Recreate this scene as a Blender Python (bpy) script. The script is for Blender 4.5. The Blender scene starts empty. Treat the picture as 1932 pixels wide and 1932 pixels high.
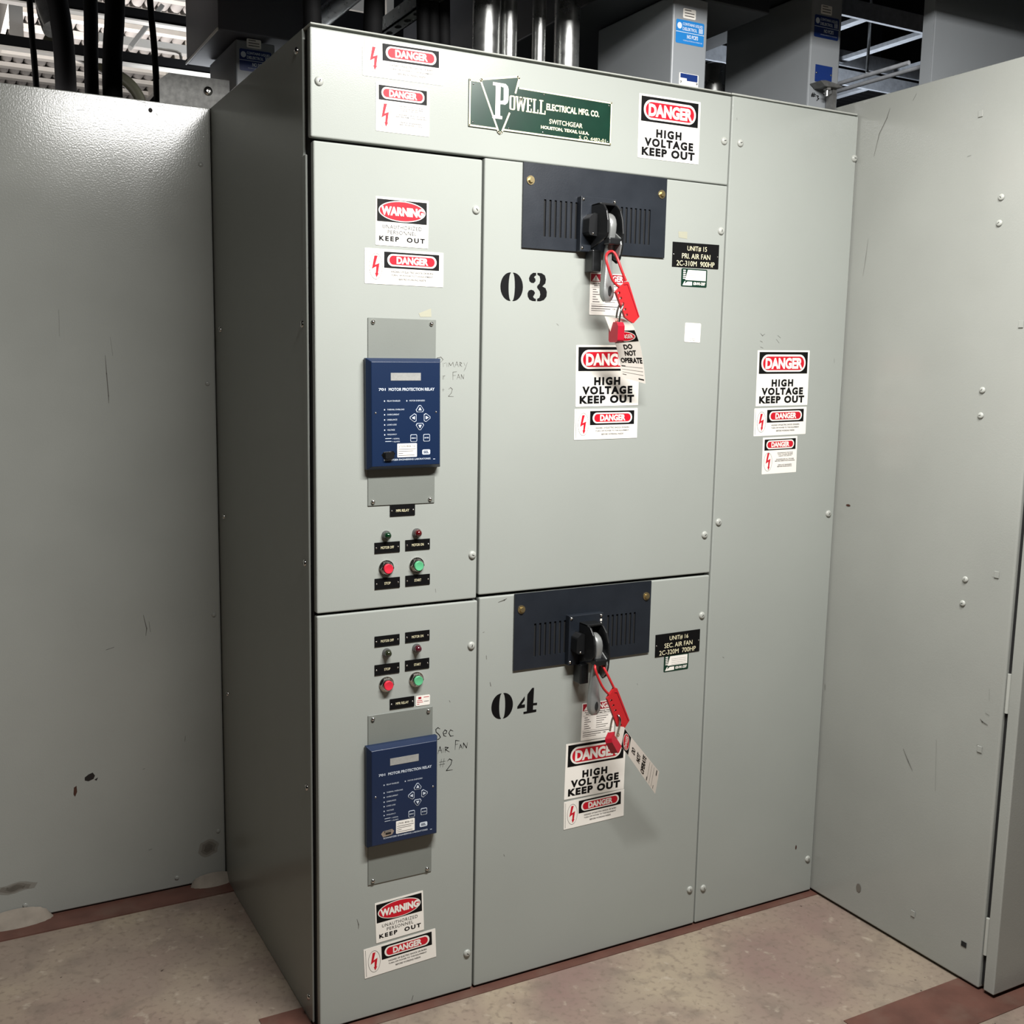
import bpy, bmesh, math, random
from mathutils import Vector, Matrix
random.seed(7)
SC = bpy.context.scene
COL = SC.collection
PI = math.pi

# ------------------------------------------------------------------ camera
cam = bpy.data.objects.new('camera', bpy.data.cameras.new('camera'))
COL.objects.link(cam)
cam.location = (-0.7559, -2.2253, 1.584)
cam.rotation_euler = (1.4286, -0.0140, -0.4793)
cam.data.sensor_width = 36
cam.data.lens = 1.9936 / 1.932 * 36
cam.data.shift_x = 0.0351
cam.data.shift_y = 0.0058
cam.data.clip_start = 0.02
SC.camera = cam
# ------------------------------------------------------------------ world, lights, exposure
SC.view_settings.view_transform = 'Standard'
SC.view_settings.look = 'None'
SC.view_settings.gamma = 1
SC.view_settings.use_curve_mapping = False
SC.view_settings.exposure = 0.0
w = bpy.data.worlds.new('world'); SC.world = w; w.use_nodes = True
w.node_tree.nodes['Background'].inputs[0].default_value = (0.55, 0.65, 0.85, 1)
w.node_tree.nodes['Background'].inputs[1].default_value = 0.0

def area(name, loc, rot, sx, sy, power, color=(1, 1, 1), spread=None):
    l = bpy.data.lights.new(name, 'AREA'); l.shape = 'RECTANGLE'; l.size = sx; l.size_y = sy
    l.energy = power; l.color = color
    if spread: l.spread = spread
    o = bpy.data.objects.new(name, l); COL.objects.link(o); o.location = loc; o.rotation_euler = rot
    return o
# fluorescent strip over the aisle, behind and above the camera
area('aisle_tube_light', (0.42, -1.22, 2.71), (math.radians(9), 0, 0), 1.22, 0.13, 107, (1.0, 0.985, 0.965))
# added soft frontal fill far back in the aisle, not a real strip
area('far_fill_light', (2.2, -3.8, 2.9), (math.radians(30), 0, math.radians(10)), 1.2, 0.2, 3, (1.0, 0.95, 0.90))
# strip lamp lying behind the set-back cabinet, lighting the trays from below
area('tray_tube_light', (-0.25, 2.7, 2.36), (PI, 0, 0), 1.2, 0.15, 16, (1.0, 0.94, 0.92))
area('rear_fill_light', (2.7, 1.3, 2.42), (PI, 0, 0), 1.2, 0.15, 11, (0.85, 0.92, 1.0))  # added hidden fill that brightens the trays on the right
area('tray_front_fill_light', (-0.7, 1.25, 2.33), (math.radians(165), 0, 0), 1.0, 0.1, 2.5, (1.0, 0.94, 0.92))  # added hidden fill for the front faces of brace, straps and rails
area('mid_fill_light', (0.55, 1.45, 2.37), (math.radians(172), 0, 0), 1.0, 0.1, 7, (0.9, 0.94, 1.0))  # added hidden fill for the slanting pipe, strut and pale sheets

# ------------------------------------------------------------------ materials
def lin(c):
    return tuple((x / 12.92 if x <= 0.04045 else ((x + 0.055) / 1.055) ** 2.4) for x in (v / 255 for v in c))
def mat(name, rgb, rough=0.5, metal=0.0, var=0.0, scale=6.0, bump=0.0, bscale=300.0, coat=0.0, spec=None, rvar=0.0):
    m = bpy.data.materials.new(name); m.use_nodes = True
    nt = m.node_tree; b = nt.nodes['Principled BSDF']
    col = (*lin(rgb), 1)
    b.inputs['Base Color'].default_value = col
    b.inputs['Roughness'].default_value = rough
    b.inputs['Metallic'].default_value = metal
    if coat: b.inputs['Coat Weight'].default_value = coat
    if spec is not None: b.inputs['Specular IOR Level'].default_value = spec
    tc = nt.nodes.new('ShaderNodeTexCoord')
    n = nt.nodes.new('ShaderNodeTexNoise'); n.inputs['Scale'].default_value = scale; n.inputs['Detail'].default_value = 5
    nt.links.new(tc.outputs['Object'], n.inputs['Vector'])
    if True:
        r = nt.nodes.new('ShaderNodeValToRGB')
        v = max(var, 0.01)
        r.color_ramp.elements[0].position = 0.3; r.color_ramp.elements[1].position = 0.7
        r.color_ramp.elements[0].color = tuple(min(1, c * (1 - v)) for c in col[:3]) + (1,)
        r.color_ramp.elements[1].color = tuple(min(1, c * (1 + v)) for c in col[:3]) + (1,)
        nt.links.new(n.outputs['Fac'], r.inputs['Fac']); nt.links.new(r.outputs['Color'], b.inputs['Base Color'])
    if rvar:
        mr = nt.nodes.new('ShaderNodeMapRange')
        mr.inputs['To Min'].default_value = rough - rvar; mr.inputs['To Max'].default_value = rough + rvar
        nt.links.new(n.outputs['Fac'], mr.inputs['Value']); nt.links.new(mr.outputs['Result'], b.inputs['Roughness'])
    if bump:
        n2 = nt.nodes.new('ShaderNodeTexNoise'); n2.inputs['Scale'].default_value = bscale; n2.inputs['Detail'].default_value = 2
        nt.links.new(tc.outputs['Object'], n2.inputs['Vector'])
        bp = nt.nodes.new('ShaderNodeBump'); bp.inputs['Strength'].default_value = bump; bp.inputs['Distance'].default_value = 0.001
        nt.links.new(n2.outputs['Fac'], bp.inputs['Height']); nt.links.new(bp.outputs['Normal'], b.inputs['Normal'])
    return m
M = {}
M['paint'] = mat('grey enamel', (155, 159, 153), 0.20, spec=0.22, var=0.03, scale=2.5, bump=0.12, bscale=420, rvar=0.05)
M['paint2'] = mat('aged grey enamel', (150, 152, 146), 0.17, var=0.05, scale=3.2, bump=0.22, bscale=230, rvar=0.05)
M['plate'] = mat('relay backing paint', (118, 122, 116), 0.5, var=0.03, scale=9, bump=0.1)
M['screwm'] = mat('painted screw', (168, 170, 163), 0.35, bump=0.05)
M['slot'] = mat('slot shadow black', (30, 30, 28), 0.8)
M['gap'] = mat('recess black', (18, 18, 17), 0.9)
M['navy'] = mat('dark blue enamel', (27, 32, 39), 0.42, var=0.1, scale=14, bump=0.1, rvar=0.08)
M['blackp'] = mat('black plastic', (20, 21, 22), 0.35, bump=0.05, rvar=0.06)
M['black'] = mat('black ink', (7, 7, 8), 0.55, spec=0.2)
M['white'] = mat('sign white', (238, 234, 225), 0.5, spec=0.3)
M['cream'] = mat('cream ink', (236, 228, 190), 0.4)
M['red'] = mat('sign red', (196, 18, 38), 0.5, spec=0.3)
M['dred'] = mat('label dark red', (160, 20, 40), 0.4)
M['grey'] = mat('fine print grey', (66, 62, 60), 0.5)
M['green'] = mat('nameplate green', (8, 46, 33), 0.28, var=0.15, scale=20)
M['lgreen'] = mat('label green', (10, 100, 72), 0.4)
M['blue'] = mat('relay blue', (12, 33, 64), 0.38, var=0.04, bump=0.06)
M['lblue'] = mat('label blue', (30, 120, 190), 0.4)
M['dblue'] = mat('label dark blue', (18, 46, 108), 0.4)
M['ltext'] = mat('relay print', (205, 214, 224), 0.5)
M['lcd'] = mat('lcd grey', (150, 150, 146), 0.3, var=0.08, scale=200)
M['chrome'] = mat('chrome', (205, 203, 198), 0.16, 1.0)
M['brass'] = mat('zinc brass', (190, 172, 128), 0.3, 0.9)
M['steel'] = mat('galvanised steel', (175, 176, 174), 0.3, 0.9, var=0.12, scale=40, rvar=0.12)
M['dsteel'] = mat('dull galvanised steel', (120, 120, 118), 0.42, 0.6, var=0.25, scale=60, bump=0.3, bscale=120, rvar=0.1)
M['lever'] = mat('cast silver paint', (150, 152, 150), 0.33, 0.55, bump=0.1)
M['rplast'] = mat('red nylon', (182, 34, 38), 0.42, bump=0.05)
M['rlock'] = mat('red anodised lock', (164, 20, 40), 0.38)
M['btnr'] = mat('red button', (214, 42, 62), 0.4)
M['btng'] = mat('green button', (92, 178, 128), 0.4)
M['lensg'] = mat('green lens', (8, 44, 22), 0.08, coat=1.0)
M['lensr'] = mat('red lens', (78, 10, 14), 0.08, coat=1.0)
M['lensg2'] = mat('dull green lens', (38, 42, 26), 0.1, coat=1.0)
M['lensr2'] = mat('dull red lens', (72, 18, 30), 0.1, coat=1.0)
M['cable'] = mat('black cable jacket', (9, 9, 10), 0.75, spec=0.2)
M['can'] = mat('capacitor grey', (138, 142, 145), 0.4, var=0.03)
M['bracket'] = mat('weathered zinc', (104, 104, 101), 0.5, 0.3, var=0.3, scale=70, bump=0.4, bscale=140)
M['zinc'] = mat('matt zinc', (160, 163, 168), 0.4, var=0.15, scale=50)
M['olive'] = mat('olive conduit', (70, 68, 52), 0.45)
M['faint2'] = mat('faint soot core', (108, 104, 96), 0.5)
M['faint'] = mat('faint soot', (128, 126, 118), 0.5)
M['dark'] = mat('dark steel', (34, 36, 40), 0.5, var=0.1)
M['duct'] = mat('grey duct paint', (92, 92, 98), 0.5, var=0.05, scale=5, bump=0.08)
M['wallm'] = mat('dark wall paint', (34, 35, 38), 0.8, var=0.08)
M['ceilm'] = mat('dark ceiling paint', (46, 48, 54), 0.9, var=0.1)
M['tube'] = mat('grey cable', (190, 186, 182), 0.5)
M['scuff'] = mat('scuff grey', (88, 86, 80), 0.7)
M['rust'] = mat('rust brown', (64, 34, 20), 0.8, var=0.3, scale=90)
M['chip'] = mat('chipped dark', (26, 18, 14), 0.8)
M['tape'] = mat('old tape stain', (161, 160, 141), 0.6)
M['grout'] = mat('white filler', (142, 133, 121), 0.9, var=0.12, scale=30, bump=0.6, bscale=80)
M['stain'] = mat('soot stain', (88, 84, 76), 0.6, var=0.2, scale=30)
M['tagw'] = mat('tag card', (232, 226, 216), 0.5)

def concrete():
    m = mat('worn concrete', (134, 120, 107), 0.72, var=0.1, scale=4, bump=0.25, bscale=90)
    nt = m.node_tree; b = nt.nodes['Principled BSDF']; tc = [n for n in nt.nodes if n.type == 'TEX_COORD'][0]
    base = b.inputs['Base Color'].links[0].from_socket
    def layer(src, rgb, sc, lo, hi, det=6, dist=0.0):
        n = nt.nodes.new('ShaderNodeTexNoise'); n.inputs['Scale'].default_value = sc; n.inputs['Detail'].default_value = det
        n.inputs['Distortion'].default_value = dist
        nt.links.new(tc.outputs['Object'], n.inputs['Vector'])
        mr = nt.nodes.new('ShaderNodeMapRange'); mr.inputs['From Min'].default_value = lo; mr.inputs['From Max'].default_value = hi
        nt.links.new(n.outputs['Fac'], mr.inputs['Value'])
        mx = nt.nodes.new('ShaderNodeMix'); mx.data_type = 'RGBA'
        nt.links.new(mr.outputs['Result'], mx.inputs['Factor']); nt.links.new(src, mx.inputs['A'])
        mx.inputs['B'].default_value = (*lin(rgb), 1)
        return mx.outputs['Result']
    c = layer(base, (154, 141, 121), 3.1, 0.44, 0.66, dist=0.3)
    c = layer(c, (130, 108, 100), 2.3, 0.48, 0.72, dist=0.3)
    c = layer(c, (112, 101, 90), 11.0, 0.54, 0.80, dist=0.4)
    c = layer(c, (166, 154, 138), 24.0, 0.62, 0.76, dist=0.3)
    c = layer(c, (112, 98, 86), 60.0, 0.52, 0.80, det=8)
    c = layer(c, (62, 48, 40), 45.0, 0.71, 0.76, det=3)
    nt.links.new(c, b.inputs['Base Color'])
    return m
M['floor'] = concrete()
def redpaint():
    m = mat('worn red floor paint', (94, 62, 52), 0.6, var=0.18, scale=14, bump=0.3, bscale=70)
    nt = m.node_tree; b = nt.nodes['Principled BSDF']; tc = [n for n in nt.nodes if n.type == 'TEX_COORD'][0]
    base = b.inputs['Base Color'].links[0].from_socket
    n = nt.nodes.new('ShaderNodeTexNoise'); n.inputs['Scale'].default_value = 9; n.inputs['Detail'].default_value = 8
    nt.links.new(tc.outputs['Object'], n.inputs['Vector'])
    mr = nt.nodes.new('ShaderNodeMapRange'); mr.inputs['From Min'].default_value = 0.5; mr.inputs['From Max'].default_value = 0.75
    nt.links.new(n.outputs['Fac'], mr.inputs['Value'])
    mx = nt.nodes.new('ShaderNodeMix'); mx.data_type = 'RGBA'
    nt.links.new(mr.outputs['Result'], mx.inputs['Factor']); nt.links.new(base, mx.inputs['A'])
    mx.inputs['B'].default_value = (*lin((102, 80, 69)), 1)
    nt.links.new(mx.outputs['Result'], b.inputs['Base Color'])
    return m
M['redfloor'] = redpaint()

# ------------------------------------------------------------------ mesh helpers
def tess(kind, **k):
    """a filled 2-D curve or a text turned into plain vertices and faces"""
    if kind == 'text':
        cu = bpy.data.curves.new('t', 'FONT'); cu.body = k['s']; cu.size = 1; cu.resolution_u = k.get('res', 3)
        cu.offset = k.get('bold', 0); cu.space_character = k.get('sp', 1); cu.space_word = k.get('spw', 1)
    else:
        cu = bpy.data.curves.new('t', 'CURVE'); cu.dimensions = '2D'; cu.fill_mode = 'BOTH'
        for pts in k['loops']:
            s = cu.splines.new('POLY'); s.points.add(len(pts) - 1); s.use_cyclic_u = True
            for i, p in enumerate(pts): s.points[i].co = (p[0], p[1], 0, 1)
    ob = bpy.data.objects.new('t', cu)
    me = ob.to_mesh()
    vs = [tuple(v.co) for v in me.vertices]; fs = [tuple(p.vertices) for p in me.polygons]
    nz = sum(p.normal.z for p in me.polygons)
    if nz < 0: fs = [f[::-1] for f in fs]
    ob.to_mesh_clear(); bpy.data.objects.remove(ob); bpy.data.curves.remove(cu)
    return vs, fs
_tc = {}
class MB:
    def __init__(s): s.v = []; s.f = []; s.m = []; s.s = []
    def add(s, vs, fs, mi=0, sm=False):
        n = len(s.v); s.v += [tuple(v) for v in vs]
        for f in fs: s.f.append(tuple(i + n for i in f)); s.m.append(mi); s.s.append(sm)
        return s
    def box(s, x0, x1, y0, y1, z0, z1, mi=0):
        v = [(x, y, z) for z in (z0, z1) for y in (y0, y1) for x in (x0, x1)]
        return s.add(v, [(0, 2, 3, 1), (4, 5, 7, 6), (0, 1, 5, 4), (2, 6, 7, 3), (0, 4, 6, 2), (1, 3, 7, 5)], mi)
    def plate(s, loops, y0, y1, mi=0):
        """outline with holes in (x, z); front face at y0, back at y1"""
        vs, fs = tess('curve', loops=loops)
        s.add([(x, y0, z) for x, z, _ in vs], fs, mi)
        s.add([(x, y1, z) for x, z, _ in vs], [f[::-1] for f in fs], mi)
        for pts in loops:
            n = len(pts)
            v = [(x, y0, z) for x, z in pts] + [(x, y1, z) for x, z in pts]
            a = sum(pts[i][0] * pts[(i + 1) % n][1] - pts[(i + 1) % n][0] * pts[i][1] for i in range(n))
            q = [(i, i + n, (i + 1) % n + n, (i + 1) % n) for i in range(n)]
            hole = pts is not loops[0]
            if (a > 0) == hole: q = [t[::-1] for t in q]
            s.add(v, q, mi)
        return s
    def flat(s, loops, y, mi=0):
        vs, fs = tess('curve', loops=loops)
        return s.add([(x, y, z) for x, z, _ in vs], fs, mi)
    def rect(s, x0, x1, z0, z1, y, mi=0):
        return s.add([(x0, y, z0), (x1, y, z0), (x1, y, z1), (x0, y, z1)], [(0, 1, 2, 3)], mi)
    def text(s, t, x0, x1, z0, z1, y, mi=0, bold=0.0, fn=None, sp=1.0, keep=False):
        key = (t, bold, sp)
        if key not in _tc: _tc[key] = tess('text', s=t, bold=bold, sp=sp)
        vs, fs = _tc[key]
        if not vs: return s
        a = min(v[0] for v in vs); b = max(v[0] for v in vs); c = min(v[1] for v in vs); d = max(v[1] for v in vs)
        if keep:
            k = min((x1 - x0) / (b - a), (z1 - z0) / (d - c)); cx = (x0 + x1) / 2; cz = (z0 + z1) / 2
            x0, x1 = cx - k * (b - a) / 2, cx + k * (b - a) / 2; z0, z1 = cz - k * (d - c) / 2, cz + k * (d - c) / 2
        o = []
        for v in vs:
            u = x0 + (v[0] - a) / (b - a) * (x1 - x0); q = z0 + (v[1] - c) / (d - c) * (z1 - z0)
            o.append(fn(u, q, y) if fn else (u, y, q))
        return s.add(o, fs, mi)
    def cyl(s, c, ax, r, h, seg=24, mi=0, r2=None, sm=True, cap=(1, 1), rot=0):
        """from c along unit axis ax for h"""
        ax = Vector(ax).normalized(); c = Vector(c); r2 = r if r2 is None else r2
        u = ax.orthogonal().normalized(); w_ = ax.cross(u)
        R1 = [c + r * (math.cos(t) * u + math.sin(t) * w_) for t in [rot + 2 * PI * i / seg for i in range(seg)]]
        R2 = [c + ax * h + r2 * (math.cos(t) * u + math.sin(t) * w_) for t in [rot + 2 * PI * i / seg for i in range(seg)]]
        s.add(R1 + R2, [(i, (i + 1) % seg, (i + 1) % seg + seg, i + seg) for i in range(seg)], mi, sm)
        if cap[0]: s.add(R1, [tuple(range(seg))[::-1]], mi)
        if cap[1]: s.add(R2, [tuple(range(seg))], mi)
        return s
    def lathe(s, c, ax, prof, seg=24, mi=0, sm=True, sx=1.0):
        """prof: (radius, distance along ax) from back to front"""
        ax = Vector(ax).normalized(); c = Vector(c); u = ax.orthogonal().normalized(); w_ = ax.cross(u)
        vs = []
        for r, h in prof:
            for i in range(seg):
                t = 2 * PI * i / seg; vs.append(c + ax * h + max(r, 1e-6) * (math.cos(t) * u + math.sin(t) * w_))
        fs = [(k * seg + i, k * seg + (i + 1) % seg, (k + 1) * seg + (i + 1) % seg, (k + 1) * seg + i) for k in range(len(prof) - 1) for i in range(seg)]
        s.add(vs, fs, mi, sm)
        return s.add(vs[-seg:], [tuple(range(seg))], mi, False)
    def tube(s, pts, r, seg=10, mi=0, closed=False):
        P = [Vector(p) for p in pts]; n = len(P); vs = []; pu = None
        rs = r if isinstance(r, (list, tuple)) else [r] * n
        for i, p in enumerate(P):
            d = (P[(i + 1) % n] - P[i - 1]) if closed else (P[min(i + 1, n - 1)] - P[max(i - 1, 0)])
            d.normalize()
            u = (pu - d * pu.dot(d)).normalized() if pu is not None and (pu - d * pu.dot(d)).length > 1e-4 else d.orthogonal().normalized()
            pu = u; w_ = d.cross(u)
            vs += [p + rs[i] * (math.cos(2 * PI * k / seg) * u + math.sin(2 * PI * k / seg) * w_) for k in range(seg)]
        m = n if closed else n - 1
        s.add(vs, [(i * seg + k, i * seg + (k + 1) % seg, ((i + 1) % n) * seg + (k + 1) % seg, ((i + 1) % n) * seg + k) for i in range(m) for k in range(seg)], mi, True)
        if not closed: s.add(vs[:seg], [tuple(range(seg))[::-1]], mi); s.add(vs[-seg:], [tuple(range(seg))], mi)
        return s
    def stroke(s, pts, wd, y, mi=0, taper=False):
        """a thin flat pen line in (x, z) at depth y"""
        n = len(pts)
        for i in range(n - 1):
            a = Vector(pts[i]); b = Vector(pts[i + 1]); d = b - a
            if d.length < 1e-6: continue
            d.normalize(); q = Vector((-d.y, d.x)) * wd / 2; e = d * wd * 0.35
            k = (0.35 if taper and i == n - 2 else 1.0); k0 = (0.35 if taper and i == 0 else 1.0)
            s.add([(a.x - e.x - q.x * k0, y, a.y - e.y - q.y * k0), (b.x + e.x - q.x * k, y, b.y + e.y - q.y * k), (b.x + e.x + q.x * k, y, b.y + e.y + q.y * k), (a.x - e.x + q.x * k0, y, a.y - e.y + q.y * k0)], [(0, 1, 2, 3)], mi)
        return s
    def build(s, name, mats, parent=None, loc=None, rot=None, bevel=0, seg=2, label=None):
        me = bpy.data.meshes.new(name); me.from_pydata(s.v, [], s.f)
        if not isinstance(mats, (list, tuple)): mats = [mats]
        for m in mats: me.materials.append(M[m])
        me.polygons.foreach_set('material_index', s.m); me.polygons.foreach_set('use_smooth', s.s)
        me.update()
        o = bpy.data.objects.new(name, me); COL.objects.link(o)
        if parent: o.parent = parent
        if loc: o.location = loc
        if rot: o.rotation_euler = rot
        if bevel:
            b = o.modifiers.new('bevel', 'BEVEL'); b.width = bevel; b.segments = seg; b.limit_method = 'ANGLE'; b.angle_limit = math.radians(40)
        if label: o['label'] = label
        return o
def tag(o, label, cat, group=None):
    o['label'] = label; o['category'] = cat
    if group: o['group'] = group
    return o
def thing(name, label, cat, loc=(0, 0, 0), group=None, rot=None):
    o = bpy.data.objects.new(name, None); COL.objects.link(o); o.location = loc; o.empty_display_size = 0.05
    if rot: o.rotation_euler = rot
    return tag(o, label, cat, group)
def struct(o): o['kind'] = 'structure'; return o
def ell(cx, cz, a, b, n=40, t0=0, t1=2 * PI):
    return [(cx + a * math.cos(t0 + (t1 - t0) * i / n), cz + b * math.sin(t0 + (t1 - t0) * i / n)) for i in range(n)]
def rrect(x0, x1, z0, z1, r, n=6):
    p = []
    for cx, cz, t in ((x1 - r, z1 - r, 0), (x0 + r, z1 - r, PI / 2), (x0 + r, z0 + r, PI), (x1 - r, z0 + r, 1.5 * PI)):
        p += [(cx + r * math.cos(t + PI / 2 * i / n), cz + r * math.sin(t + PI / 2 * i / n)) for i in range(n + 1)]
    return p
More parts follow.
